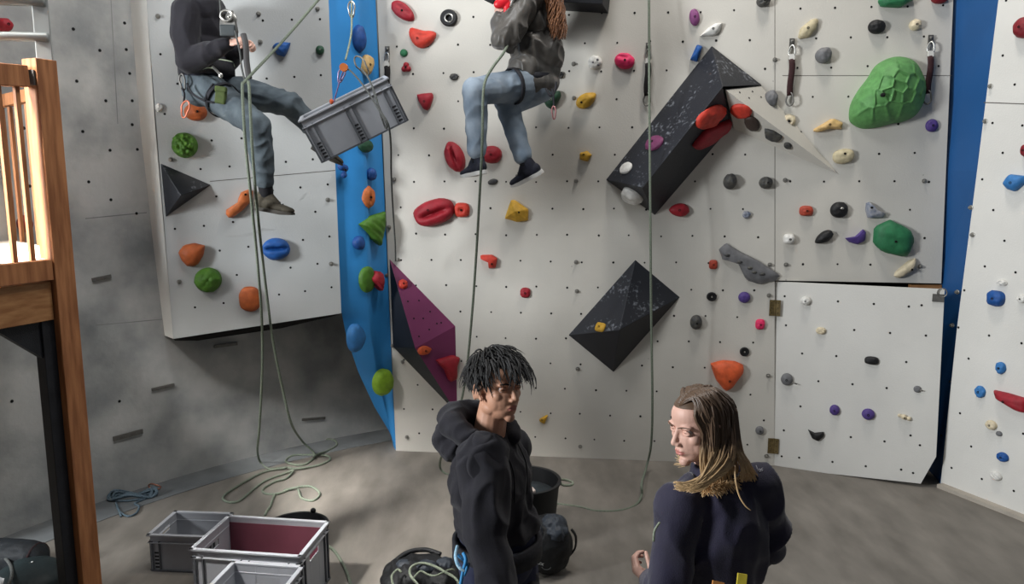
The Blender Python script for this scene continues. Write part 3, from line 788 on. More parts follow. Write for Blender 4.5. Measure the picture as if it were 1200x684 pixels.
# ------------------------------------------------------------------ volumes
def vol_obj(name, mb, mats, label, pl, cat='volume', holes=(), bevel=.004):
    fixn(mb)
    o = obj(name, mb, mats, smooth=False, bevel=bevel); tag(o, label, cat, 'climbing volumes'); return o
def apex(pl, px, py, off): return pl.hit(px, py, off)
M_chalk = mat('chalk_smear', (150,154,162), 0.9, 0.3, 60, rgb2=(58,62,70), lo=.45, hi=.75)
M_blackv = None
def chalky():
    m = bpy.data.materials.new('black_volume_paint'); m.use_nodes = True; nt = m.node_tree; N = nt.nodes; L = nt.links; b = N['Principled BSDF']
    b.inputs['Roughness'].default_value = .5
    tc = N.new('ShaderNodeTexCoord')
    n1 = N.new('ShaderNodeTexNoise'); n1.inputs['Scale'].default_value = 5.0; n1.inputs['Detail'].default_value = 3
    n2 = N.new('ShaderNodeTexNoise'); n2.inputs['Scale'].default_value = 42.0; n2.inputs['Detail'].default_value = 5
    L.new(tc.outputs['Object'], n1.inputs['Vector']); L.new(tc.outputs['Object'], n2.inputs['Vector'])
    mu = N.new('ShaderNodeMath'); mu.operation = 'MULTIPLY'; L.new(n1.outputs['Fac'], mu.inputs[0]); L.new(n2.outputs['Fac'], mu.inputs[1])
    rp = N.new('ShaderNodeValToRGB'); e = rp.color_ramp.elements
    e[0].position = .33; e[0].color = (*lin((27,29,36)), 1); e[1].position = .56; e[1].color = (*lin((150,154,162)), 1)
    ge = N.new('ShaderNodeNewGeometry'); sx = N.new('ShaderNodeSeparateXYZ'); L.new(ge.outputs['Normal'], sx.inputs[0]); mr = N.new('ShaderNodeMapRange'); mr.inputs['From Min'].default_value = -.1; mr.inputs['From Max'].default_value = .35; mr.inputs['To Min'].default_value = .55; mr.inputs['To Max'].default_value = 1.1; L.new(sx.outputs['Z'], mr.inputs['Value']); m3 = N.new('ShaderNodeMath'); m3.operation = 'MULTIPLY'; L.new(mu.outputs[0], m3.inputs[0]); L.new(mr.outputs[0], m3.inputs[1]); L.new(m3.outputs[0], rp.inputs['Fac']); L.new(rp.outputs['Color'], b.inputs['Base Color'])
    bp = N.new('ShaderNodeBump'); bp.inputs['Strength'].default_value = .3; bp.inputs['Distance'].default_value = .004
    n3 = N.new('ShaderNodeTexNoise'); n3.inputs['Scale'].default_value = 260
    L.new(tc.outputs['Object'], n3.inputs['Vector']); L.new(n3.outputs['Fac'], bp.inputs['Height']); L.new(bp.outputs['Normal'], b.inputs['Normal'])
    return m
M_bv = chalky()
H_ = MW.hit
def ihit(A, B, C, px, py, out=0.0):
    """point on the facet through three points"""
    n = (B-A).cross(C-A).normalized()
    if n.y > 0: n = -n
    d = ray(px, py); return CAM + d * ((A + n*out - CAM).dot(n) / d.dot(n)), n
def facet_plane(A, B, C):
    pl = Plane.__new__(Plane); n = (B-A).cross(C-A).normalized()
    if n.y > 0: n = -n
    pl.o = A; pl.n = n; pl.e1 = Vector((0,0,1)).cross(n) * -1
    pl.e1 = pl.e1.normalized()
    if pl.e1.x < 0: pl.e1 = -pl.e1
    pl.e2 = n.cross(pl.e1).normalized()
    if pl.e2.z < 0: pl.e2 = -pl.e2
    return pl
# long black volume
A, B_, Cc, Dd, E = H_(834,53.5), H_(893,99.5), H_(857,148), H_(767.5,252), H_(710,210.5)
N_ = H_(838,106); R1, R2 = H_(847,101.5,.34), H_(753,220,.34)
mb = MB().add([A, B_, N_, Cc, Dd, E, R1, R2], [(0,6,7,5),(0,1,6),(6,2,3),(6,3,4,7),(7,4,5),(1,2,6),(0,5,4,3,2,1)])
vol_obj('climbing_volume', mb, M_bv, 'long black prism shaped volume with red holds on its dark side', MW)
VL = facet_plane(A, R1, E); VD = facet_plane(R1, Cc, Dd)
gv = dict(group='holds on the long black volume')
hold(VL,'dome',766,167,19,15,'magenta','chalky magenta hold in the middle of the long black volume',.03,noise=.12,**gv)
hold(VL,'dome',733,196.5,13,12,'white','round white chalked hold at the lower end of the long black volume',.02,noise=.04,bolt=False,**gv)
hold(VD,'dome',834,138,30,22,'orangered','orange red rock hold on the dark side of the long black volume',.05,D(20),noise=.12,bolt=False,**gv)
hold(VD,'poly',836,158,34,32,'red','red hold below the orange red one on the long black volume\'s dark side',.05,poly=[(-1,-.7),(-.6,.2),(.1,.6),(.9,1),(1,.3),(.2,-.6),(-.5,-1)],noise=.06,bolt=False,**gv)
VE = facet_plane(R2, Dd, E)
hold(VE,'tear',739,231,15,11,'white','white rock shaped hold under the lower end of the long black volume',.07,D(195),noise=.12,bolt=False,**gv)
# pale triangular volume
T = H_(983.5,204.5); Bt = H_(892,101); Nn = H_(860,151)
Rr = H_(850,105,.30)
mb = MB().add([Rr, Bt, T, Nn], [(0,1,2),(0,2,3),(0,3,1),(1,3,2)])
for x, y in ((867,108),(878,114.5),(882,107),(892,113.5)): pass
fixn(mb)
WU = facet_plane(Rr, Bt, T); WD = facet_plane(Rr, T, Nn)
for x, y in ((867,108),(878,114.5),(882,107),(892,113.5),(939,154)): disc(mb, WU.hit(x, y, .003), WU.n, .007, 1, 8)
o = obj('climbing_volume', mb, [M_ply, M_dark], smooth=False); tag(o, 'pale triangular wedge volume the colour of the wall, right of the long black volume', 'volume', 'climbing volumes')
gv = dict(group='holds on the pale triangular volume')
hold(WD,'dome',868,131,25,16,'orangered','dull orange red hold under the ridge of the pale triangular volume',.03,bolt=False,**gv)
hold(WD,'dome',881,145.5,17,17,'brown','dark brown round hold under the ridge of the pale triangular volume',.03,bolt=False,**gv)
hold(WD,'poly',906,159,21,16,'charcoal','dark hold with a white chalked patch on the pale triangular volume',.03,poly=[(-1,-.2),(-.7,1),(.2,.6),(1,-.3),(.3,-1),(-.5,-.8)],bolt=False,**gv)
hold(WD,'dome',923,171,9,7,'charcoal','tiny dark nub at the right end of the pale triangular volume\'s holds',.02,bolt=False,**gv)
# black diamond volume
P4 = [H_(744.5,304), H_(797,348), H_(719,436), H_(666,392.5)]; AP = H_(726,386.5,.27)
mb = MB().add(P4 + [AP], [(0,1,4),(1,2,4),(2,3,4),(3,0,4),(0,3,2,1)])
vol_obj('climbing_volume', mb, M_bv, 'black four-sided pyramid volume with chalk marks beside the middle rope', MW)
hold(facet_plane(P4[0], P4[3], AP),'dome',703,383,11,10,'yellow','small yellow square hold on the black pyramid volume of the main wall',.02,sq=5,group='holds on the black pyramid volume')
# black volume at the top
q = [H_(560,-60), H_(722,-60), H_(716,-4), H_(712,15.5), H_(655,12), H_(560,8)]
top = [H_(585,-55,.22), H_(705,-55,.22), H_(700,4,.2), H_(590,0,.2)]
mb = MB().add([H_(600,-60), H_(722,-60), H_(713,16), H_(600,9)] + [H_(610,-55,.2), H_(712,-55,.2), H_(706,5,.18), H_(610,0,.18)], [(4,5,6,7),(0,1,5,4),(1,2,6,5),(2,3,7,6),(3,0,4,7),(3,2,1,0)])
vol_obj('climbing_volume', mb, M_bv, 'black flat volume cut off by the top of the picture behind the ginger-haired climber\'s hair', MW)
# purple and black volume
Tp, Rt, Bo, Lf = H_(456.5,303.5), H_(533.5,382), H_(536,484.5), H_(460.5,406); Rg = H_(486.5,408,.22)
M_pv = mat('magenta_volume_paint', (116,46,86), 0.55, 0.1, 3, 0.2, 200)
K = Rg*.42 + Bo*.58
mb = MB().add([Tp, Lf, Bo, Rt, Rg], [(0,1,4)], 0).add([Tp, Rg, Rt], [(0,1,2)], 1).add([Rg, Bo, Rt], [(0,1,2)], 1).add([Lf, Bo, Rg], [(0,1,2)], 0).add([Tp, Rt, Bo, Lf], [(0,1,2,3)], 0)
fixn(mb)
PU = facet_plane(Tp, Rg, Rt); PD = facet_plane(Rg, Bo, Rt); PB = facet_plane(Tp, Lf, Rg)
for x, y in ((478,353),(491,352),(485,373),(496,373),(504,365),(491,394),(503,386),(512,379),(517,378)): disc(mb, PU.hit(x, y, .003), PU.n, .007, 2, 8)
o = obj('climbing_volume', mb, [M_bv, M_pv, M_dark], smooth=False, bevel=.003); tag(o, 'purple and black kite shaped volume at the left edge of the main wall', 'volume', 'climbing volumes')
gv = dict(group='holds on the purple and black volume')
hold(PU,'dome',472.5,332.5,11,11,'orangered','small orange red round hold high on the purple face of the kite volume',.03,noise=.1,**gv)
hold(PD,'tear',498,410.5,16,12,'brightorange','orange pointed hold at the middle ridge of the kite volume',.03,D(0),noise=.1,**gv)
hold(PD,'poly',526,433,28,32,'red','red flat-topped hold on the lower purple face of the kite volume',.06,poly=[(-1,.8),(.4,1),(1,.75),(.75,.2),(.7,-.8),(.1,-1),(-.3,0)],noise=.04,bolt=False,**gv)
# black pyramid of the left panel
Lh = LP.hit; P3 = [Lh(188,191), Lh(247.5,216.5), Lh(194,254.5)]; AQ = Lh(212,229,.16)
mb = MB().add(P3 + [AQ], [(0,1,3),(1,2,3),(2,0,3),(0,2,1)])
vol_obj('climbing_volume', mb, M_bv, 'black triangular pyramid volume at the left edge of the left panel', LP)

# big green turtle shell volume
def turtle():
    cx, cy = 1040, 108
    out = [(995,140),(996,124),(1004,108),(1016,92),(1026,77),(1042,68),(1058,66.5),(1072,72),(1080,84),(1085,99),(1083,118),(1074,134),(1060,142),(1045,145),(1030,149),(1012,151),(1001,147)]
    prot = .24; seg = len(out) * 6; rings = 44; vs = []; fs = []
    O = smooth_path([Vector((x, y, 0)) for x, y in out], 6, closed=True)
    ax = (1036, 106)
    cells = [(1055,82),(1078,86),(1063,98),(1046,104),(1030,100),(1050,92),(1074,104),(1042,114),(1024,118),(1058,114),(1070,118),(1008,136),(1012,118),(1036,82),(1020,96),(1040,128),(1026,134),(1060,130),(1002,128),(1034,112),(1081,112)]
    for i in range(rings + 1):
        sc = 1 - i / rings
        for p in O:
            x = ax[0] + (p.x-ax[0])*max(sc,.01); y = ax[1] + (p.y-ax[1])*max(sc,.01)
            z = (1 - sc**2.2)**.62
            r0, r1 = sorted(math.hypot(x-a, (y-b)) for a, b in cells)[:2]
            rdg = math.exp(-((r1-r0)/1.5)**2); z = z * prot * .92 + .016 * rdg * min(1, z*2) - .004*math.exp(-(r0/4)**2)
            base = MW.hit(x, y, prot*.4*min(1, z/prot)); 
            vs.append(base - MW.n*(prot*.4*min(1, z/prot)) + MW.n*max(z, 0))
    S = len(O)
    for i in range(rings):
        for k in range(S): fs.append((i*S+k, i*S+(k+1)%S, (i+1)*S+(k+1)%S, (i+1)*S+k))
    fs.append(tuple(rings*S+k for k in range(S)))
    mb = fixn(MB().add(vs, fs))
    o = obj('climbing_volume', mb, hm('turtle')); tag(o, 'big green rounded volume with a turtle shell pattern', 'volume', 'climbing volumes')
    m = MB(); p = MW.hit(1035,111,.235); B = Matrix.Translation(p) @ Matrix((MW.e1, MW.e2, MW.n)).transposed().to_4x4()
    m.lathe([(.014,-.02),(.014,.006),(.002,.006)], B, 10); fixn(m); obj('bolt_hole', m, M_dark, parent=o)
turtle()

# ------------------------------------------------------------------ quickdraws
M_sling = mat('black_sling', (24,20,20), 0.8, 0.2, 60); M_slingR = mat('dark_red_sling', (52,24,26), 0.8, 0.2, 60); M_tape = mat('white_tape', (214,212,206), 0.6)
def quickdraw(x, y0, y1, sl, label):
    top = MW.hit(x, y0, .01); bot = MW.hit(x, y1, .035); L = (top - bot).length; e1, e2, n = MW.e1, MW.e2, MW.n
    t = thing('quickdraw', bot, label, 'quickdraw', 'quickdraws on the main wall')
    P = lambda a, b, c: top + e1*a + Vector((0,0,-1))*b + n*c
    m = MB(); m.add([P(a,b,c) for c in (0,.006) for a,b in ((-.018,-.03),(.018,-.03),(.018,.035),(-.018,.035))], [(0,1,2,3),(4,5,6,7),(0,1,5,4),(1,2,6,5),(2,3,7,6),(3,0,4,7)])
    fixn(m); m.lathe([(.013,0),(.013,.012),(.004,.016)], Matrix.Translation(P(0,-.008,.004)) @ Matrix((e1,e2,n)).transposed().to_4x4(), 6)
    obj('hanger', m, M_steelD, parent=t, smooth=False)
    def biner(b0, b1, w, c0, name, mt):
        m = MB(); pts = []
        for i in range(16):
            a = 2*PI*i/16; pts.append(P(math.sin(a)*w*(1.0 if math.cos(a) < 0 else .8), (b0+b1)/2 - math.cos(a)*(b1-b0)/2, c0 + .01*math.sin(a)))
        m.tube(pts, .0065, 6, closed=True); obj(name, m, mt, parent=t)
    biner(.02, .105, .022, .02, 'upper_carabiner', M_steel)
    m = MB(); m.beam(P(0,.085,.022), P(0,.125,.024), .036, .02); obj('tape_band', m, M_tape, parent=t, smooth=False)
    m = MB(); pts = [P(.004*math.sin(i*.8), .12 + (L-.12-.07)*i/8, .024 + .01*math.sin(i*.4)) for i in range(9)]
    m.tube(pts, .0115, 12, flat=2.0); obj('sling', m, sl, parent=t)
    biner(L-.09, L+.005, .026, .03, 'lower_carabiner', M_steelD)
quickdraw(454, 59, 120, M_sling, 'black quickdraw half hidden behind the hanging crate')
quickdraw(759.5, 55, 123, M_sling, 'black quickdraw hanging beside the middle rope')
quickdraw(928, 50, 123, M_slingR, 'dark quickdraw hanging left of the grey cone hold')
quickdraw(1090.5, 46, 121, M_slingR, 'dark quickdraw hanging right of the big green volume')
# ------------------------------------------------------------------ wooden gallery with its railing
PB = Vector((-2.262, 3.80, 0))
gdir = Vector((-.42, -.907, 0)).normalized()       # railing runs this way, towards the left and the viewer
gn = Vector((gdir.y * -1, gdir.x, 0)) 
if gn.x < 0: gn = -gn                                # outward side (to the right)
def zat(px, py, X, Y):
    """height at plan position X,Y seen at picture row py"""
    lo, hi = -1.0, 6.0
    for _ in range(50):
        m = (lo+hi)/2; p = Vector((X, Y, m)) - CAM
        fw = p.y*CT - p.z*ST; up = p.y*ST + p.z*CT
        if 342 - FPX*up/fw > py: lo = m
        else: hi = m
    return lo
zp = zat(0, 70, PB.x, PB.y); zd = zat(0, 302, PB.x, PB.y)
t = thing('gallery', PB, 'wooden gallery at the left edge with square post, balusters and pale deck', 'gallery')
def post(c, s, z0, z1, mb):
    a, b = gdir*s/2, gn*s/2
    mb.add([c + a*i + b*j + Vector((0,0,z)) for z in (z0, z1) for i, j in ((-1,-1),(1,-1),(1,1),(-1,1))],
           [(0,3,2,1),(4,5,6,7),(0,1,5,4),(1,2,6,5),(2,3,7,6),(3,0,4,7)]); return mb
def gl(a, b=0.0, z=0.0): return PB + gdir*a + gn*b + Vector((0,0,z))
LEN = 1.15
m = fixn(post(PB, .105, 0, zp, MB())); obj('post', m, M_wood, parent=t, smooth=False, bevel=.004)
m = fixn(post(PB - gn*.02 + gdir*.085, .065, 0, zd - .25, MB())); obj('black_inner_post', m, M_black, parent=t, smooth=False, bevel=.003)
zr1 = zat(0, 79, PB.x, PB.y); zr0 = zat(0, 104, PB.x, PB.y)
m = MB(); m.beam(gl(.075,0,(zr1+zr0)/2), gl(LEN,0,(zr1+zr0)/2 - .05), .06, zr1-zr0); obj('handrail', fixn(m), M_wood, parent=t, smooth=False, bevel=.004)
m = MB(); m.box((-.02,-.012,0),(.02,.012,.07), Matrix.Translation(gl(.062,.02,zr0+.01))); obj('rail_bracket', fixn(m), M_steelD, parent=t, smooth=False)
for k in range(8):
    a = .125 + k*.085
    m = MB(); m.beam(gl(a,0,zd-.01), gl(a,0,zr0+.02), .022, .022, up=gn); obj('baluster', fixn(m), M_wood, parent=t, smooth=False, bevel=.002)
def DK(px, py): return FL(px, py, zd)
far0, far1 = DK(66,291), DK(0,278.5); nr0, nr1 = gl(.05,.0,zd), gl(LEN+.2,.0,zd)
fdir = (far1-far0).normalized(); far2 = far0 + fdir*1.5; lf = nr1 + Vector((-2.2,.3,0))
NBD = 8; m = MB()
for k in range(NBD):
    a0, a1 = k/NBD, (k+1)/NBD - .012
    q = [far0.lerp(nr0,a0), far0.lerp(nr0,a1), far2.lerp(lf,a1), far2.lerp(lf,a0)]
    m.add(q + [p - Vector((0,0,.03)) for p in q], [(0,1,2,3),(7,6,5,4),(0,4,5,1),(1,5,6,2),(2,6,7,3),(3,7,4,0)])
m.add([nr0, nr1, lf, nr0 - Vector((0,0,.03)), nr1 - Vector((0,0,.03)), lf - Vector((0,0,.03))], [(0,1,2),(5,4,3),(0,3,4,1),(1,4,5,2),(2,5,3,0)])
obj('deck', fixn(m), mat('pale_deck_boards', (232,222,206), .5, .1, 6), parent=t, smooth=False)
for k in range(5):
    c = far0 + fdir*(.12 + k*.16) + Vector((0,0,-.01))
    m = MB(); m.beam(c, c + Vector((0,0,zr0-zd)), .022, .022, up=gn); obj('baluster', fixn(m), M_wood, parent=t, smooth=False, bevel=.002)
m = MB(); m.beam(far0 + Vector((0,0,zr0-zd+.03)), far0 + fdir*.9 + Vector((0,0,zr0-zd+.03)), .05, .07); obj('handrail', fixn(m), M_wood, parent=t, smooth=False, bevel=.004)
m = MB(); m.beam(gl(.06,.035,zd-.05), gl(LEN+.2,.035,zd-.05), .03, .10); obj('rim_board', fixn(m), M_wood, parent=t, smooth=False, bevel=.003)
m = MB(); m.beam(gl(.06,-.01,zd-.205), gl(LEN+.2,-.01,zd-.205), .07, .19); obj('joist', fixn(m), M_woodL, parent=t, smooth=False, bevel=.003)
m = MB(); vs = []
for b in (-.04, -.0):
    vs += [gl(.03,b,zd-.28), gl(.36,b,zd-.28), gl(.03,b,zd-.56)]
m.add(vs, [(0,1,2),(3,4,5),(0,1,4,3),(1,2,5,4),(2,0,3,5)]); obj('black_triangle', fixn(m), M_black, parent=t, smooth=False)  # flat black triangular piece below the joist, beside the post

# grey metal railing above the post
mp = PB + gdir*.10 - gn*.05
t = thing('metal_railing', Vector((mp.x, mp.y, zp)), 'grey metal railing with round rails standing on the wooden gallery post', 'railing')
M_grail = mat('grey_metal_paint', (150,152,150), .4, .08, 8, metal=.3)
m = MB(); zt = 3.25
def pole(c, r, z0, z1): 
    return MB().tube([c + Vector((0,0,z0)), c + Vector((0,0,z1))], r, 14)
q = PT(50, 40, 3.78)
m = MB(); m.box((-.035,-.035,zp-.35),(.035,.035,zat(0,-60,q.x,q.y)), Matrix.Translation(Vector((q.x,q.y,0))) @ Matrix.Rotation(.5,4,'Z')); obj('post', fixn(m), M_grail, parent=t, smooth=False, bevel=.004)
for yy, r in ((45,.022),(2,.03)):
    a = Vector((q.x, q.y - .03, zat(0, yy, q.x, q.y))); b = a + Vector((-.75,-.12,0))
    m = MB(); m.tube([a + Vector((.04,0,0)), b], r, 14); obj('rail', fixn(m), M_grail, parent=t)

# steel anchor strips set in the concrete
def strip(p, q, w, label):
    pl = Conc((p[0]+q[0])/2, (p[1]+q[1])/2); m = MB()
    A, B = conc(*p, .006), conc(*q, .006); m.beam(A, B, .016, w, up=Vector((0,0,1))); 
    for k in (.3, .7): m.beam(A.lerp(B,k-.1) + pl.n*.008, A.lerp(B,k+.1)+pl.n*.008, .006, w*.3)
    o = obj('anchor_strip', fixn(m), M_steelD, smooth=False); tag(o, label, 'anchor strip', 'steel strips in the concrete')
strip((108,328),(130,323.5),.026,'steel anchor strip beside the wooden post at deck height')
strip((49,465),(74,465.5),.034,'steel anchor strip seen left of the wooden post under the gallery')
strip((178,456.5),(204,450.5),.022,'steel anchor strip between the post and the hanging ropes')
strip((251,406),(278,402.5),.022,'steel anchor strip just under the left climbing panel')
strip((133,514),(167,505),.032,'thick steel anchor strip low on the concrete beside the post')
strip((354,491.5),(381,489.5),.018,'steel anchor strip low on the concrete right of the green ropes')
strip((73,556.5),(95,553),.012,'thin steel anchor strip low on the concrete touching the post')

# ------------------------------------------------------------------ grey crates
M_crate = mat('grey_crate_plastic', (160,162,167), .45, .06, 6); M_crateR = mat('light_crate_rim', (176,178,183), .4, .05, 6); M_rib = mat('dark_crate_rib', (86,88,92), .5, .06, 6); M_slot = mat('crate_slot_shadow', (40,40,43), .8)
M_cratered = mat('reddish_crate_floor', (112,62,74), .5, .1, 6)
def crate(M, L, W, H, label, group='grey plastic crates', mirror=False, back=None, hand='x'):
    """open box, local origin at the centre of its bottom"""
    t = thing('plastic_crate', M @ Vector((0,0,0)), label, 'crate', group)
    x, y, th = L/2, W/2, .006
    def part(name, boxes, mt, bev=.0015):
        m = MB()
        for lo, hi in boxes: m.box(lo, hi, M)
        obj(name, fixn(m) if name != 'shell' else m, mt, parent=t, smooth=False, bevel=bev)
    hw, h0, h1 = .062, H*.70, H*.70 + .034      # handle slot
    xi, yi = x-.014, y-.014
    bx = [((-xi,-yi,0),(xi,yi,th))]
    for s in (-1, 1):
        if hand == 'y' or hand == 'both':
            a, b = sorted((s*yi, s*(yi-th)))
            bx += [((-xi,a,0),(-hw,b,H)), ((hw,a,0),(xi,b,H)), ((-hw,a,0),(hw,b,h0)), ((-hw,a,h1),(hw,b,H))]
        else:
            a, b = sorted((s*yi, s*(yi-th))); bx += [((-xi,a,0),(xi,b,H))]
        if hand == 'x' or hand == 'both':
            a, b = sorted((s*xi, s*(xi-th)))
            bx += [((a,-yi,0),(b,-hw,H)), ((a,hw,0),(b,yi,H)), ((a,-hw,0),(b,hw,h0)), ((a,-hw,h1),(b,hw,H))]
        else:
            a, b = sorted((s*xi, s*(xi-th))); bx += [((a,-yi,0),(b,yi,H))]
    part('shell', bx, M_crate)
    rim = []
    for z0, z1, o in ((H-.006,H+.004,0),(H-.05,H-.044,.003)):
        for s in (-1, 1):
            a, b = sorted((s*(x-o), s*(x-.022))); rim.append(((a,-y+o,z0),(b,y-o,z1)))
            a, b = sorted((s*(y-o), s*(y-.022))); rim.append(((-x+o,a,z0),(x-o,b,z1)))
    part('rim', rim, M_crateR)
    ribs = []
    cols = [(-xi+.035), (xi-.035)] + ([0.0] if L > .5 else [])
    for cx in cols:
        for s in (-1, 1):
            a, b = sorted((s*yi, s*(y-.004)))
            for d in (-.026, .018): ribs.append(((cx+d,a,.0),(cx+d+.008,b,H-.04)))
    for cy in (-yi+.035, yi-.035):
        for s in (-1, 1):
            a, b = sorted((s*xi, s*(x-.004)))
            for d in (-.026, .018): ribs.append(((a,cy+d,.0),(b,cy+d+.008,H-.04)))
    for s in (-1, 1):
        a, b = sorted((s*yi, s*(y-.004))); ribs.append(((-xi,a,0),(xi,b,.01)))
        a, b = sorted((s*xi, s*(x-.004))); ribs.append(((a,-yi,0),(b,yi,.01)))
    tick = []
    for cx in cols:
        for s in (-1, 1):
            a, b = sorted((s*(yi-.001), s*(yi+.0018)))
            for k in range(5): tick.append(((cx-.012, a, .02+k*.022),(cx+.012, b, .03+k*.022)))
    m = MB()
    for lo, hi in ribs: m.box(lo, hi, M)
    for lo, hi in tick: m.box(lo, hi, M, 1)
    obj('ribs', fixn(m), [M_rib, M_slot], parent=t, smooth=False)
    if back:
        part('reddish_liner', [((-xi+th+.001,yi-th-.004,.02),(xi-th-.001,yi-th-.0005,H-.03)),((-xi+th+.001,-yi+th+.001,th),(xi-th-.001,yi-th-.001,th+.002))], back, 0)
    return t
def crate_from(fl, fr, bl, zt, L=None, **k): pass
def seat(cx, cy, yaw, z=0.0): return Matrix.Translation((cx, cy, z)) @ Matrix.Rotation(yaw, 4, 'Z')
A = FL(224.6,645,.34); B = FL(357.7,654,.34); C = FL(385.5,609.5,.34); Dq = FL(260,603,.34)
ctr = (A+B+C+Dq)/4; yaw = math.atan2((B-A).y, (B-A).x)
crate(seat(ctr.x, ctr.y, yaw), .62, .42, .34, 'big grey plastic crate with a reddish inside, behind the front crate', back=M_cratered)
A = FL(172,628.6,.225); B = A + Vector((.4,-.045,0)); yaw = math.atan2(-.03,.4)
ctr = A + Vector((.19,.165,0)); crate(seat(ctr.x, ctr.y, yaw), .38, .33, .225, 'low grey plastic crate furthest left on the floor')
A = FL(274.3,656,.345); B = FL(361.8,662,.345); v = (B-A).normalized(); yaw = math.atan2(v.y, v.x) 
mid = (A+B)/2; nrm = Vector((v.y, -v.x, 0)); ctr = mid + nrm*.31 - v*.01
crate(seat(ctr.x, ctr.y, yaw + PI/2), .6, .385, .345, 'grey plastic crate with a handle slot, nearest the camera and cut by the bottom edge')
# crate hanging on ropes: long side turned to the viewer
TL, TR, BRr, BLl = PT(350,143,4.62), PT(457.5,90.5,4.66), PT(479.5,141,4.77), PT(376.5,192,4.71)
ex = (TR-TL).normalized(); ez = ((TL+TR) - (BLl+BRr)).normalized(); ez = (ez - ex*ez.dot(ex)).normalized(); ey = ez.cross(ex).normalized()
Lh_ = ((TR-TL).length + (BRr-BLl).length)/2; Hh_ = ((TL-BLl).length + (TR-BRr).length)/2
cb = (BLl+BRr)/2 + ey*.2
Mh = Matrix.Translation(cb) @ Matrix((ex, ey, ez)).transposed().to_4x4()
HC = crate(Mh, Lh_, .4, Hh_, 'grey plastic crate hanging tilted on ropes in front of the blue wall', None)

# ------------------------------------------------------------------ ropes
def rope_mat(name, a, b): return mat(name, a, .75, .2, 160, .3, 400, rgb2=b)
M_rope = rope_mat('grey_green_rope', (126,134,118), (92,102,88)); M_ropeB = rope_mat('blue_grey_rope', (108,126,136), (70,86,98)); M_ropeD = rope_mat('dark_cord', (96,98,96), (60,62,60)); M_ropeW = rope_mat('pale_rope', (150,158,140), (116,124,104)); M_webb = rope_mat('white_blue_cord', (190,214,226), (120,176,206))
def rope(pts, r, mt, label, cat='rope', n=8, group=None, name='rope', parent=None):
    m = MB(); m.tube(smooth_path(pts, n), r, 8)
    o = obj(name, fixn(m), mt, parent=parent)
    if label: tag(o, label, cat, group)
    return o
K = lambda X, Y, z=.008: FL(160 + X/3.717, 500 + Y/3.717, z)
# rope of the left climber: slanting down, over the strands and into the pile on the floor
pts = [PT(378,-6,5.35), PT(335,44,5.0), PT(290,92,4.62), PT(285.5,97,4.58), PT(284,104,4.54), PT(287,160,4.56), PT(294,230,4.72), PT(302,310,5.1), PT(307,380,5.4), PT(307,440,5.6), PT(304,500,5.85), K(527,100,.15), K(540,155), K(575,182), K(620,180), K(650,178,.016), K(560,195), K(470,240), K(385,295), K(385,322), K(440,325), K(500,280), K(560,235), K(640,205), K(682,190,.02), K(650,225), K(600,240), K(552,270), K(562,290), K(620,290), K(690,265), K(760,260), K(798,290), K(770,320), K(720,310), K(705,275), K(690,266,.02), K(640,277)]
rope(pts, .0088, M_rope, 'grey green rope slanting down past the left climber into loops on the floor')
pts = [PT(290,97,4.62), PT(292,104,4.55), PT(296,180,4.58), PT(303,260,4.88), PT(312,340,5.3), PT(320,400,5.5), PT(330,450,5.7), PT(341,495,5.9), K(720,60,.12), K(775,120,.02), K(740,160), K(690,165), K(650,150), K(680,125), K(760,122), K(830,125), K(840,145), K(780,170), K(690,182,.02), K(660,176,.024)]
rope(pts, .0088, M_rope, 'second grey green strand hanging beside the first, ending in small loops on the floor')
rope([K(690,70), K(720,64), K(760,58), K(850,55), K(872,78), K(830,105), K(790,118,.024), K(770,130,.03)], .0088, M_rope, 'short grey green rope loop on the floor nearest the concrete wall')
rope([K(602,292,.012), K(592,318), K(583,345), K(568,366), K(560,384)], .0088, M_rope, 'short rope end leading from the loops to the black tub')
rope([K(838,520), K(866,545), K(895,590), K(915,630), K(932,680), K(950,740)], .0088, M_rope, 'grey green rope on the floor right of the crates')
rope([PT(257,-8,4.9), PT(258,6,4.9), PT(258.5,16,4.9)], .006, M_ropeD, 'dark taut rope above the left climber\'s chest device')
# middle rope
rope([PT(760.5,-8,5.5), PT(761,120,5.5), PT(762,240,5.5), PT(763,360,5.6), PT(764.5,470,5.75), PT(763,520,5.9), PT(758,545,5.95), FL(752,566,.1), FL(752,580,.03), FL(744,592), FL(725,598), FL(700,598.5), FL(680,594), FL(660,591), FL(630,588)], .0088, M_rope, 'grey green rope hanging straight down the middle and curving over the floor')
# rope of the girl
rope([PT(597,48,4.96), PT(590,62,4.9), PT(578,78,4.85), PT(569,94,4.8), PT(566,115,4.8), PT(565,170,4.85), PT(562,230,5.0), PT(558,300,5.2), PT(553,370,5.35), PT(546,440,5.5), PT(538,480,5.6), PT(528,510,5.7), PT(518,532,5.75), FL(516,548,.05), FL(526,556), FL(545,556)], .0088, M_rope, 'grey rope running from the ginger-haired climber\'s lap down behind the dark-haired person')
# thin dark cord left of the main wall
rope([PT(438,108,4.56), PT(446,130,4.54), PT(455,146,4.54), PT(458,170,4.7), PT(458.5,205,5.1), PT(460.5,245,5.5), PT(463,285,5.75), PT(463.5,306,5.85)], .006, M_ropeD, 'thin grey cord hanging from the crate down the edge of the main wall')
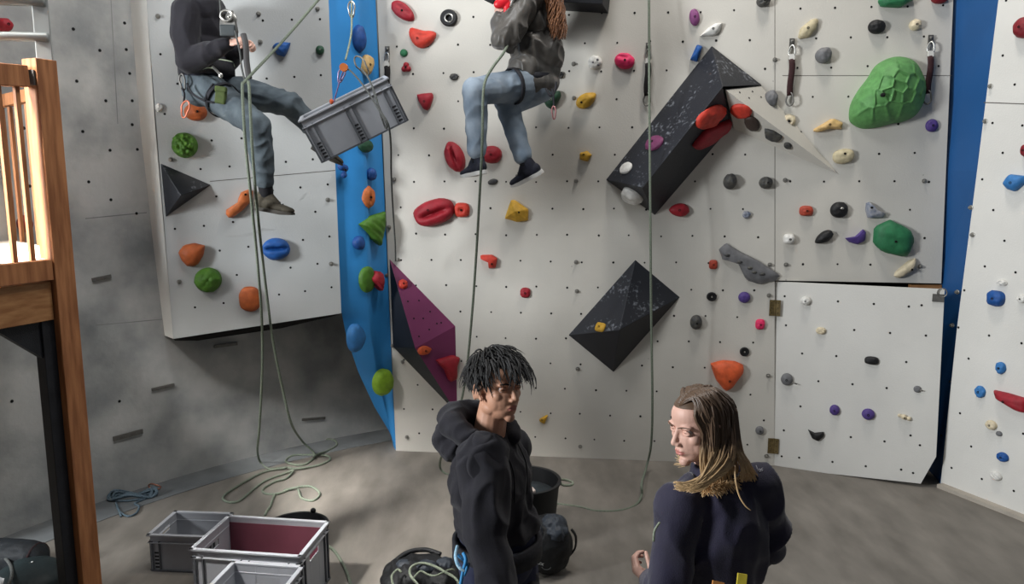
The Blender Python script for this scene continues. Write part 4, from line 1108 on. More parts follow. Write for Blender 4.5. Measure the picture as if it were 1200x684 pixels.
# ropes carrying the crate
CRr = [(PT(411,-8,4.9), PT(410,20,4.85), PT(410,40,4.75), PT(402,76,4.6))]
rope([PT(412,-8,4.9), PT(412,12,4.86), PT(411.5,40,4.75), PT(405,70,4.6)], .006, M_ropeW, 'pale rope holding the hanging crate from above')
rope([PT(404,79,4.58), PT(414,86,4.55), PT(430,106,4.5), PT(446,132,4.46), PT(453,146,4.46), PT(452,150,4.5), PT(446,134,4.47), PT(440,112,4.48), PT(432,92,4.52), PT(423,80,4.6)], .0055, M_ropeD, 'grey rope sling laid round the front of the hanging crate')
rope([PT(403,82,4.58), PT(399,92,4.58), PT(395,106,4.58), PT(391,120,4.6)], .004, rope_mat('purple_cord', (150,120,160), (100,80,120)), 'thin purple cord tied to the left of the hanging crate')
def biner_obj(c, w, h, rot, mt, label, name='carabiner', group='carabiners on the ropes', r=.0055):
    m = MB(); pts = []
    for i in range(18):
        a = 2*PI*i/18; x, z = math.sin(a)*w*(1.0 if math.cos(a) < 0 else .75), -math.cos(a)*h
        pts.append(Vector(c) + Vector((x*math.cos(rot) - z*math.sin(rot), .004*math.cos(2*a), x*math.sin(rot) + z*math.cos(rot))))
    m.tube(pts, r, 6, closed=True); o = obj(name, fixn(m), mt); return tag(o, label, 'carabiner', group)
biner_obj(PT(412,11,4.84), .022, .05, 0, M_steel, 'steel carabiner at the top of the pale crate rope')
biner_obj(PT(424,77,4.62), .03, .065, .6, M_steelD, 'grey open hook in front of the tan hold at the crate')
biner_obj(PT(400,88,4.585), .02, .045, -.35, mat('lilac_metal', (176,160,196), .35, metal=.6), 'lilac carabiner under the orange pulley')
m = MB(); c = PT(403,79,4.56); B = Matrix.Translation(c) @ Matrix.Rotation(PI/2, 4, 'X')
m.lathe([(.008,-.014),(.024,-.014),(.024,-.008),(.017,0),(.024,.008),(.024,.014),(.008,.014)], B, 18)
t = obj('pulley', fixn(m), mat('orange_metal', (214,120,64), .4, metal=.5), autosmooth=.6); tag(t, 'small orange pulley wheel over the hanging crate', 'pulley')
# small red hook on the crate rim
m = MB(); m.ell(PT(388.5,119,4.57), (.012,.012,.016)); obj('knot', m, hm('brightorange'), parent=None); tag(bpy.data.objects['knot'], 'tiny orange knot at the left rim of the hanging crate', 'knot')

# ------------------------------------------------------------------ floor things
# blue grey rope coil beside the post
pts = []; rnd = random.Random(5)
c0 = FL(156,584)
for k in range(9*12):
    a = k*2*PI/12; e = .55 + .12*math.sin(k*.37); 
    pts.append(c0 + Vector((math.cos(a)*.14*(1+.16*math.sin(k*.21)), math.sin(a)*.05*(1+.3*math.sin(k*.13)) + .03*math.cos(a), .012 + .05*abs(math.sin(k*.11))*(.5+.5*math.sin(a*3)))))
pts += [c0 + Vector((.06,-.1,.01)), FL(163,594), FL(160,602), FL(150,606), FL(140,600), FL(136,590), FL(142,606)]
pts = [Vector((p.x, p.y, max(p.z, .008))) for p in pts]
rope(pts, .007, M_ropeB, 'blue grey rope coil on the floor beside the wooden post', n=3, name='rope_coil')
biner_obj(FL(181,570,.03), .022, .045, 1.4, mat('copper_metal', (190,132,110), .35, metal=.7), 'copper coloured carabiner at the end of the blue grey rope coil')
# black tub behind the crates
M_rub = mat('black_rubber', (20,21,23), .55, .2, 20)
def tub(c, r0, r1, h, label, name='tub', cat='tub', knob=True):
    t = thing(name, c, label, cat)
    m = MB(); m.lathe([(r0,0),(r1,h),(r1+.012,h),(r1+.012,h+.012),(r1-.008,h+.012),(r1-.012,h),(r0-.012,.012),(.01,.012)], Matrix.Translation(c), 40)
    obj('shell', fixn(m), M_rub, parent=t, autosmooth=.6)
    return t
cT = FL(335,601,.11); cT.z = 0; cT += Vector((0,-.11,0))
t = tub(Vector((-1.36,4.56,0)), .17, .19, .10, 'black flat tub behind the big grey crate')
m = MB(); m.ell(Vector((-1.30,4.745,.125)), (.018,.014,.018)); obj('knob', m, M_rub, parent=t)
# tall black bucket with scraps inside
t = tub(Vector((.075,4.62,0)), .19, .225, .38, 'tall black bucket behind the dark-haired person with a pale scrap inside', 'bucket', 'bucket')
for sgn in (1,):
    m = MB(); c = Vector((.075,4.62,.37)); pts = [c + Vector((.235,0.05,0)), c + Vector((.28,.06,-.01)), c + Vector((.31,.03,-.012)), c + Vector((.30,-.01,-.012)), c + Vector((.25,-.02,-.01)), c + Vector((.235,-.01,0))]
    m.tube(smooth_path(pts, 5), .008, 8); obj('handle', fixn(m), M_ropeW, parent=t)
m = MB(); m.box((-.06,-.03,0),(.06,.03,.02), Matrix.Translation(Vector((.085,4.60,.312))) @ Matrix.Rotation(.3,4,'Z')); o = obj('paper_scrap', fixn(m), mat('pale_scrap', (206,190,180), .8), smooth=False, bevel=.006); tag(o, 'pale crumpled scrap lying inside the tall black bucket', 'scrap')
m = MB(); m.lathe([(.185,.012),(.205,.30),(.01,.31)], Matrix.Translation(Vector((.075,4.62,0))), 30); o = obj('dark_cloth', fixn(m), mat('dark_teal_cloth', (52,60,64), .9, .3, 14, .4, 30)); tag(o, 'dark cloth filling the tall black bucket', 'cloth')

# backpack
M_pack = mat('black_nylon', (17,18,20), .6, .3, 30, .35, 60); M_packT = mat('dark_slate_nylon', (50,56,64), .55, .3, 40, .4, 60)
pc = Vector((.205,4.20,0))
t = thing('backpack', pc, 'black backpack with white lettering standing in front of the bucket', 'backpack')
m = MB(); m.ell(pc + Vector((0,0,.10)), (.135,.12,.10)); m.ell(pc + Vector((.005,0,.17)), (.145,.125,.15)); m.ell(pc + Vector((.01,.02,.25)), (.115,.1,.085))
m = remesh(m, .008, 4); wrinkle(m, .004, 14, seed=3); m.v = [Vector((v.x, v.y, max(v.z, .002))) for v in m.v]; obj('bag', m, M_pack, parent=t)
m = MB(); m.ell(pc + Vector((.035,-.005,.30)), (.075,.07,.045)); m.ell(pc + Vector((.05,-.05,.265)), (.07,.06,.05)); m = remesh(m, .006, 3); wrinkle(m, .007, 24, seed=8); obj('top_flap', m, M_packT, parent=t)
m = MB(); m.ell(pc + Vector((-.07,-.06,.27)), (.045,.05,.05)); m = remesh(m, .006, 2); wrinkle(m, .006, 26, seed=4); obj('side_pocket', m, M_packT, parent=t)
m = MB(); m.tube(smooth_path([pc + Vector(p) for p in ((.14,0,.26),(.165,-.01,.22),(.162,-.01,.15),(.135,0,.1))], 6), .012, 8, flat=.5); obj('strap', fixn(m), M_pack, parent=t)
m = MB(); m.tube(smooth_path([pc + Vector(p) for p in ((-.09,-.11,.06),(-.13,-.13,.03),(-.125,-.15,.012),(-.15,-.17,.01))], 6), .009, 8, flat=.5); obj('strap', fixn(m), M_pack, parent=t)
def lettering(body, loc, size, rot, mt, parent, name='lettering', ext=.0008, shear=0.0, bend=None):
    cu = bpy.data.curves.new('txt', 'FONT'); cu.body = body; cu.size = size; cu.extrude = ext; cu.align_x = 'CENTER'; cu.shear = shear
    o = bpy.data.objects.new('txt', cu); COL.objects.link(o); dg = bpy.context.evaluated_depsgraph_get()
    me = bpy.data.meshes.new_from_object(o.evaluated_get(dg)); bpy.data.objects.remove(o)
    M = Matrix.Translation(loc) @ rot; mb = MB(); mb.v = [M @ v.co for v in me.vertices]; mb.f = [tuple(p.vertices) for p in me.polygons]; mb.m = [0]*len(mb.f)
    if bend: mb.v = [bend(v) for v in mb.v]
    bpy.data.meshes.remove(me); return obj(name, mb, mt, parent=parent, smooth=False)
def onpack(v):
    # wrap on the bag's ellipsoid
    q = v - (pc + Vector((0,0,.14))); k = math.sqrt((q.x/.148)**2 + (q.y/.129)**2 + (q.z/.155)**2)
    return pc + Vector((0,0,.14)) + q * (1.03/k)
Mrot = Matrix.Rotation(-.30, 4, 'Z') @ Matrix.Rotation(PI/2, 4, 'X') @ Matrix.Rotation(-.28, 4, 'Z')
M_wlet = mat('white_print', (205,205,202), .6)
lettering('AKLUX', pc + Vector((-.075,-.13,.108)), .03, Mrot, M_wlet, t, bend=onpack)
m = MB(); pts = [onpack(pc + Vector((-.012 + .028*math.sin(a), -.14, .088 - .022*math.cos(a)))) + Vector((0,-.002,0)) for a in [i*.28 - 1.5 for i in range(12)]]
m.tube(pts, .002, 5); obj('arc_emblem', fixn(m), mat('grey_print', (96,96,96), .6), parent=t)

# black gear bag with rope at the bottom edge
gb = FL(496,684); gb.z = 0
t = thing('gear_bag', gb, 'open black gear bag on the floor left of the dark-haired person', 'bag')
m = MB(); m.ell(gb + Vector((-.02,.02,.05)), (.21,.16,.085)); m.ell(gb + Vector((.08,.0,.05)), (.13,.14,.075)); m.ell(gb + Vector((-.13,-.02,.045)), (.1,.12,.06))
m = remesh(m, .008, 3); wrinkle(m, .014, 9, seed=6); m.v = [Vector((v.x, v.y, max(v.z, .002))) for v in m.v]; obj('bag', m, M_pack, parent=t)
m = MB(); m.tube(smooth_path([gb + Vector(p) for p in ((-.18,.05,.1),(-.1,.13,.125),(.0,.15,.13),(.09,.12,.115))], 6), .014, 8); obj('rolled_edge', fixn(m), M_pack, parent=t)
m = MB()
for q, s in (((.02,-.03,.12),(.06,.05,.03)),((-.1,.0,.11),(.05,.04,.03)),((.12,.03,.105),(.05,.05,.03))): m.ell(gb + Vector(q), s)
m = remesh(m, .007, 2); wrinkle(m, .008, 20, seed=2); obj('bundled_cloth', m, M_packT, parent=t)
f = lambda X, Y, z=.15: FL(440 + X/4.286, 600 + Y/4.286, z)
rope([f(215,365,.13), f(175,315,.15), f(180,275,.16), f(230,255,.16), f(290,268,.16), f(350,300,.155), f(400,330,.14), f(420,360,.12)], .007, M_ropeW, 'pale rope arching over the open black gear bag')
rope([f(90,370,.12), f(82,320,.14), f(110,288,.15), f(130,300,.14)], .006, M_ropeW, 'short pale rope end at the left of the open black gear bag')
rope([f(190,330,.15), f(225,296,.16), f(260,310,.155), f(300,318,.155), f(370,288,.155), f(395,290,.14)], .005, M_ropeW, 'thin pale cord winding over the cloth in the gear bag')

# dark rolled mat and padded bag at the lower left corner
a = FL(-60,640,.14); b = FL(46,648,.14); a.z = b.z = .105
t = thing('rolled_mat', Vector(((a.x+b.x)/2,(a.y+b.y)/2,0)), 'dark rolled mat lying at the lower left corner', 'mat')
m = MB(); m.cap(a, b - (b-a).normalized()*.06, .10, .10, 24); m = remesh(m, .008, 1); wrinkle(m, .004, 12, seed=1); obj('roll', m, mat('dark_navy_cloth', (17,22,27), .7, .3, 12, .2, 60), parent=t)
m = MB(); dv = (b-a).normalized(); Q = Matrix.Translation(b - dv*.02) @ dv.to_track_quat('Z','Y').to_matrix().to_4x4()
for r in (.03,.055,.08): m.lathe([(r-.01,-.01),(r+.012,-.01),(r+.012,.012),(r-.01,.012)], Q, 20)
obj('roll_end', fixn(m), mat('dark_red_felt', (44,24,26), .9, .4, 30), parent=t)
c = FL(36,690); c.z = 0
t = thing('padded_bag', c, 'dark teal padded bag bulging at the lower left corner below the rolled mat', 'bag')
m = MB(); m.ell(c + Vector((-.01,.0,.06)), (.19,.2,.09)); m.ell(c + Vector((-.04,.06,.07)), (.12,.14,.085)); m = remesh(m, .008, 4); wrinkle(m, .003, 8, seed=1, fold=False); m.v = [Vector((v.x, v.y, max(v.z, .002))) for v in m.v]
obj('bag', m, mat('dark_teal_nylon', (26,37,39), .6, .15, 10, .15, 60), parent=t)
m = MB(); p = c + Vector((.01,.02,.152)); m.ell(p, (.006,.006,.004)); obj('pale_speck', m, M_wlet, parent=t)
q = FL(2,674,.1)
t2 = []
rope([FL(-14,640,.13), FL(4,652,.14), FL(13,664,.145), FL(13,678,.14), FL(6,690,.13)], .009, M_ropeD, 'grey rope curling over the white scrap at the lower left corner')
m = MB(); m.ell(FL(0,684,.10), (.05,.06,.03)); m = remesh(m, .008, 2); wrinkle(m, .006, 20, seed=2); o = obj('white_bundle', m, mat('white_cloth', (190,192,192), .8)); tag(o, 'small white bundle at the very lower left corner', 'bundle')
# ------------------------------------------------------------------ people
def basis(f, up=(0,0,1), roll=0.0):
    f = Vector(f).normalized(); up = Vector(up); r = f.cross(up).normalized(); u = r.cross(f).normalized()
    if roll: 
        R = Matrix.Rotation(roll, 3, f); r = R @ r; u = R @ u
    return r, f, u
def frame4(c, f, up=(0,0,1), roll=0.0):
    r, f, u = basis(f, up, roll)
    return Matrix.Translation(Vector(c)) @ Matrix((r, f, u)).transposed().to_4x4()
def head_parts(mb, M, fem=False):
    R = M.to_3x3()
    E = lambda c, r, rx=0, rz=0: mb.ell(M @ Vector(c), r, R @ Matrix.Rotation(rz,3,'Z') @ Matrix.Rotation(rx,3,'X'), 24, 14)
    E((0,-.012,.03), (.076,.096,.086))
    E((0,.016,-.028), (.062,.072,.082))
    E((0,.03,.045), (.060,.055,.055))
    E((0,.024,-.072), (.048,.056,.040) if not fem else (.044,.054,.038))
    E((0,.066,-.099), (.019,.017,.016))
    for s in (-1, 1):
        E((s*.030,.0705,.022), (.024,.016,.009))
        E((s*.040,.049,-.020), (.020,.022,.020))
        E((s*.043,.0,-.07), (.018,.035,.022)); E((s*.041,.026,-.038), (.0205,.036,.040))
        mb.ell(M @ Vector((s*.0112,.0935,-.033)), (.0075,.0095,.0075), R)
        # ear
        Re = R @ Matrix.Rotation(s*.35,3,'Z') @ Matrix.Rotation(-.2,3,'X')
        mb.ell(M @ Vector((s*.078,-.008,-.008)), (.0065,.016,.027), Re)
        pts = [M @ (Vector((s*.083,-.008,-.008)) + Matrix.Rotation(-.2,3,'X') @ Vector((s*.003*math.sin(a),-.017*math.sin(a)-.003,.030*math.cos(a)))) for a in [i*PI/9 - .5 for i in range(11)]]
        mb.tube(pts, .0048, 8)
        mb.ell(M @ Vector((s*.077,.004,-.033)), (.006,.008,.008), R)
    mb.cap(M @ Vector((0,.078,.014)), M @ Vector((0,.1005,-.027)), .0078, .0098)
    mb.ell(M @ Vector((0,.101,-.030)), (.0085,.009,.0075), R)
    E((0,.062,-.058), (.030,.026,.026))
    E((0,.0845,-.0575), (.020,.0072,.0052)); E((0,.0835,-.0675), (.0175,.0078,.0058))
def carve_head(mb, M):
    I = M.inverted(); R = M.to_3x3()
    for i, v in enumerate(mb.v):
        q = I @ v
        if q.length > .16 or q.y < .03: continue
        d = 0
        for s in (-1, 1):
            d -= .012 * math.exp(-((q.x - s*.031)/.0145)**2 - ((q.z - .0045)/.0095)**2)
        d -= .0028 * math.exp(-(q.x/.019)**2 - ((q.z + .0625)/.0018)**2)
        d -= .003 * math.exp(-(q.x/.02)**2 - ((q.z + .083)/.006)**2)
        if d: mb.v[i] = v + R @ Vector((0, d, 0))
def hand_parts(mb, wrist, d, n, side=1, curl=.5, sc=1.0, spread=.05, thumb=.6):
    """d: along the fingers, n: where the palm faces; side: +1 thumb on d x n"""
    d = Vector(d).normalized(); n = Vector(n); n = (n - d*n.dot(d)).normalized(); a = d.cross(n) * side
    w = Vector(wrist)
    R = Matrix((a, d, n)).transposed()
    mb.cap(w - d*.03*sc, w + d*.015*sc, .026*sc, .025*sc)
    mb.ell(w + d*.048*sc, (.038*sc,.050*sc,.0155*sc), R)
    mb.ell(w + d*.07*sc, (.039*sc,.026*sc,.014*sc), R)
    mb.ell(w + d*.03*sc + a*.024*sc + n*.006*sc, (.017*sc,.03*sc,.017*sc), R)
    for i, (o, L, r) in enumerate(((.029,.072,.0088),(.0098,.081,.0092),(-.0098,.075,.0088),(-.028,.058,.0078))):
        p = w + d*(.086 - abs(o)*.2)*sc + a*o*sc; ang = 0; rs = [r*1.05, r, r*.92, r*.82]
        for k, f in enumerate((.46,.32,.24)):
            ang += curl * (.9, 1.15, .8)[k] * (1 + .08*i)
            q = p + (d*math.cos(ang) + n*math.sin(ang) + a*(o*spread*8 if k == 0 else 0)).normalized() * L*f*sc
            mb.cap(p, q, rs[k]*sc, rs[k+1]*sc, 10); p = q
    p = w + d*.022*sc + a*.028*sc + n*.004*sc
    q = p + (d*.62 + a*.72 + n*thumb*.6).normalized()*.042*sc; mb.cap(p, q, .0125*sc, .0105*sc, 10)
    q2 = q + (d*.9 + a*.15 + n*thumb).normalized()*.032*sc; mb.cap(q, q2, .0102*sc, .0085*sc, 10)
    q3 = q2 + (d*.8 - a*.1 + n*thumb*1.2).normalized()*.02*sc; mb.cap(q2, q3, .0085*sc, .007*sc, 10)
def skin_mat(name, rgb, lip):
    m = mat(name, rgb, .5, .08, 18, .08, 240); return m, mat(name + '_lips', lip, .42, .08, 30)
def eyes(M, parent, iris=(58,40,28), look=(0,0)):
    R = M.to_3x3()
    for s in (-1, 1):
        c = M @ Vector((s*.031,.0632,.0045)); m = MB().ell(c, (.0122,)*3, R, 20, 14)
        o = obj('eye', m, mat('eye_white', (184,174,168), .4), parent=parent)
        g = Vector((look[0],1,look[1])).normalized(); g = R @ g
        B = Matrix.Translation(c + g*.0106) @ g.to_track_quat('Z','Y').to_matrix().to_4x4()
        m = MB().lathe([(.0076,0),(.0070,.0012),(.003,.002),(.0001,.0021)], B, 16); obj('iris', fixn(m), mat('iris_dark', iris, .2), parent=o)
def lids(M, mb):
    for s in (-1, 1):
        for top in (1, -1):
            pts = []
            for i in range(9):
                x = -.0155 + .031*i/8; k = 1 - (x/.0155)**2
                z = .0045 + (top*(.0052 if top > 0 else .0052))*k; 
                dy = math.sqrt(max(.0122**2 - x*x*.55 - (z-.0045)**2, 0)) 
                pts.append(M @ Vector((s*.031 + x, .0632 + dy + .0014, z)))
            mb.tube(pts, [.0022 + .0022*math.sin(PI*i/8) for i in range(9)], 8)
def brows(M, parent, mt, thick=.0032, dz=0):
    m = MB()
    for s in (-1, 1):
        pts = [M @ Vector((s*(.013 + .037*i/7), .0905 - .010*(i/7)**2 - .004*(i/7), .0205 + dz + .006*math.sin(PI*(i/7)*.75))) for i in range(8)]
        m.tube(pts, [thick*(.75 + .5*math.sin(PI*min(1,(i+1)/7.5))) for i in range(8)], 8, flat=.6)
    obj('eyebrows', fixn(m), mt, parent=parent)
def finish_body(mb, M, parent, skin, lip, voxel=.0031, face=True):
    r = remesh(mb, voxel, 5)
    if face: carve_head(r, M)
    I = M.inverted()
    if face:
        for i, f in enumerate(r.f):
            q = I @ r.v[f[0]]
            if abs(q.x) < .0205 and -.0745 < q.z < -.0515 and q.y > .076 and (q.y > .0835 - abs(q.x)*.35): 
                if ((q.x/.0205)**2 + ((q.z+.0628)/.0118)**2) < 1: r.m[i] = 1
    if face:
        k = MB(); lids(M, k); r.add(k.v, k.f, 0)
    return obj('body', r, [skin, lip], parent=parent)
def torso(mb, pel, neck, fwd, w=1.0, d=1.0, loose=0.0, sh=None):
    """ellipsoids along the spine"""
    pel, neck = Vector(pel), Vector(neck); ax = (neck - pel); L = ax.length; u = ax.normalized()
    f = Vector(fwd); f = (f - u*f.dot(u)).normalized(); r = f.cross(u); R = Matrix((r, f, u)).transposed()
    for t, rw, rd, rh, fo in ((0.02,.165,.125,.13,-.01),(.25,.148,.112,.14,.0),(.5,.158,.118,.15,.005),(.70,.172,.122,.15,.0),(.86,.150,.098,.10,-.012)):
        mb.ell(pel + u*L*t + f*fo, (rw*w+loose, rd*d+loose, rh), R, 28, 16)
    return R
def ring_tube(mb, c, R, rx, ry, r, n=28, flat=.45, tilt=None, a0=0, a1=2*PI, mi=0):
    closed = abs(a1-a0-2*PI) < 1e-6; k = n if closed else n+1
    pts = [Vector(c) + R @ Vector((rx*math.cos(a0+(a1-a0)*i/n), ry*math.sin(a0+(a1-a0)*i/n), 0)) for i in range(k)]
    # flat band: build by hand so the wide side stays parallel to the axis
    u = R @ Vector((0,0,1)); vs = []; fs = []
    for i, p in enumerate(pts):
        o = (p - Vector(c)).normalized()
        for s1, s2 in ((-1,-1),(1,-1),(1,1),(-1,1)): vs.append(p + u*r*s1 + o*r*flat*s2)
    m = len(pts)
    for i in range(m if closed else m-1):
        j = (i+1) % m
        for q in range(4): fs.append((i*4+q, i*4+(q+1)%4, j*4+(q+1)%4, j*4+q))
    mb.add(vs, fs, mi); return mb
def shoe(parent, ankle, toe, up, upper, sole, label=None, L=.275, sc=1.0, low=True):
    """ankle joint position, toe direction, up direction of the foot"""
    f = Vector(toe).normalized(); u = Vector(up); u = (u - f*u.dot(f)).normalized(); r = f.cross(u); R = Matrix((r, f, u)).transposed(); a = Vector(ankle)
    P = lambda x, y, z: a + R @ Vector((x*sc, y*sc, z*sc))
    m = MB()
    m.ell(P(0,-.035,-.055), (.034*sc,.042*sc,.04*sc), R); m.ell(P(0,.02,-.05), (.036*sc,.06*sc,.042*sc), R)
    m.ell(P(0,.10,-.065), (.042*sc,.075*sc,.026*sc), R); m.ell(P(.004,.145,-.068), (.040*sc,.052*sc,.022*sc), R)
    m.cap(P(0,.075,-.045), P(0,.005,-.0), .026*sc, .036*sc); m.cap(P(0,-.03,-.05), P(0,-.018,.006), .034*sc, .036*sc)
    m = remesh(m, .005, 3); m = cut(m, P(0,0,-.08), -u); m = cut(m, P(0,0,.028), u)
    s = obj('shoe', m, upper, parent=parent)
    if label: s['label'] = label
    k = MB(); out = []
    for i in range(32):
        t = 2*PI*i/32; y = .06 + .138*math.sin(t); w = .041 if y > .06 else .036
        w = w * (1 - .12*math.exp(-((y-.03)/.03)**2)); x = w*math.copysign(abs(math.cos(t))**.62, math.cos(t))
        out.append((x + (.004 if y > .1 else 0), y))
    n = len(out); vs = [P(x,y,-.078) for x,y in out] + [P(x*1.03,y*1.01,-.09) for x,y in out] + [P(x*.98,y,-.102 + .012*max(0,(y-.12)/.08)) for x,y in out]
    fs = [tuple(range(n)), tuple(reversed(range(2*n,3*n)))]
    for lvl in (0,1):
        fs += [(lvl*n+i, lvl*n+(i+1)%n, (lvl+1)*n+(i+1)%n, (lvl+1)*n+i) for i in range(n)]
    k.add(vs, fs); obj('sole', fixn(k), sole, parent=s, autosmooth=.9)
    k = MB()
    for j in range(4):
        y = .045 + j*.022; z = -.012 - j*.009
        k.tube(smooth_path([P(-.02,y,z-.008), P(0,y+.004,z+.004), P(.02,y,z-.008)], 4), .0028*sc, 6)
    obj('laces', fixn(k), mat('dark_laces', (46,44,44), .8), parent=s)
    return s
def cloth(name, mb, parent, mt, voxel=.0075, sm=4, amp=.006, freq=9, st=(1,1,1), cuts=(), seed=0.0, mats=None):
    m = remesh(mb, voxel, sm); wrinkle(m, amp, freq, st, seed); 
    for co, no in cuts: m = cut(m, co, no)
    return obj(name, m, mats or mt, parent=parent)

from mathutils.bvhtree import BVHTree
def surf(o, px, py, out=0.001):
    org = ORG[o.name]; me = o.data
    bv = BVHTree.FromPolygons([v.co + org for v in me.vertices], [tuple(p.vertices) for p in me.polygons])
    h_ = bv.ray_cast(CAM, ray(px, py).normalized())
    return None if h_[0] is None else h_[0] - ray(px, py).normalized()*out
# ---------------- materials
M_hood = mat('black_hoodie_cotton', (21,19,28), .85, .18, 30, .35, 500, sheen=.1); M_jack = mat('navy_softshell', (25,20,47), .75, .2, 12, .25, 300, sheen=.3)
M_olive = mat('grey_satin_jacket', (80,76,71), .40, .12, 9, .1, 200, sheen=.2)
M_denim = mat('washed_blue_denim', (86,96,102), .85, .2, 7, .3, 600, rgb2=(58,67,74)); M_denimL = mat('light_blue_denim', (146,158,170), .85, .12, 7, .3, 600, rgb2=(112,127,142)); M_denimD = mat('dark_blue_denim', (40,44,68), .85, .2, 8, .3, 600)
M_trs = mat('black_trousers', (26,26,30), .85, .2, 10, .2, 200)
M_web = mat('harness_webbing', (30,30,36), .8, .3, 40, .2, 120); M_webG = mat('pale_green_webbing', (176,190,166), .8, .15, 40); M_webO = mat('olive_webbing', (70,84,40), .8, .2, 40); M_webY = mat('yellow_webbing', (206,186,60), .7, .1, 40)
M_hairD = mat('near_black_hair', (15,13,13), .55, .35, 90, .3, 300, spec=.5); M_sock = mat('black_sock', (22,22,26), .9, .1, 60, .3, 300)
M_hairG = mat('ginger_hair', (134,90,58), .45, .35, 60, .3, 300, rgb2=(92,56,34))
def hair_long_mat():
    m = bpy.data.materials.new('brown_hair_blond_tips'); m.use_nodes = True; nt = m.node_tree; N = nt.nodes; L = nt.links; b = N['Principled BSDF']; b.inputs['Roughness'].default_value = .42
    tc = N.new('ShaderNodeTexCoord'); sp = N.new('ShaderNodeSeparateXYZ'); L.new(tc.outputs['Object'], sp.inputs[0])
    nz = N.new('ShaderNodeTexNoise'); nz.inputs['Scale'].default_value = 40; L.new(tc.outputs['Object'], nz.inputs['Vector'])
    md = N.new('ShaderNodeMath'); md.operation = 'MULTIPLY_ADD'; md.inputs[1].default_value = .09; L.new(nz.outputs['Fac'], md.inputs[0]); L.new(sp.outputs['Z'], md.inputs[2])
    mr = N.new('ShaderNodeMapRange'); mr.inputs['From Min'].default_value = HZ0; mr.inputs['From Max'].default_value = HZ1; L.new(md.outputs[0], mr.inputs['Value'])
    rp = N.new('ShaderNodeValToRGB'); e = rp.color_ramp.elements; e[0].position = 0; e[0].color = (*lin((216,180,132)),1); e[1].position = 1; e[1].color = (*lin((92,72,56)),1)
    L.new(mr.outputs[0], rp.inputs['Fac']); L.new(rp.outputs['Color'], b.inputs['Base Color']); return m

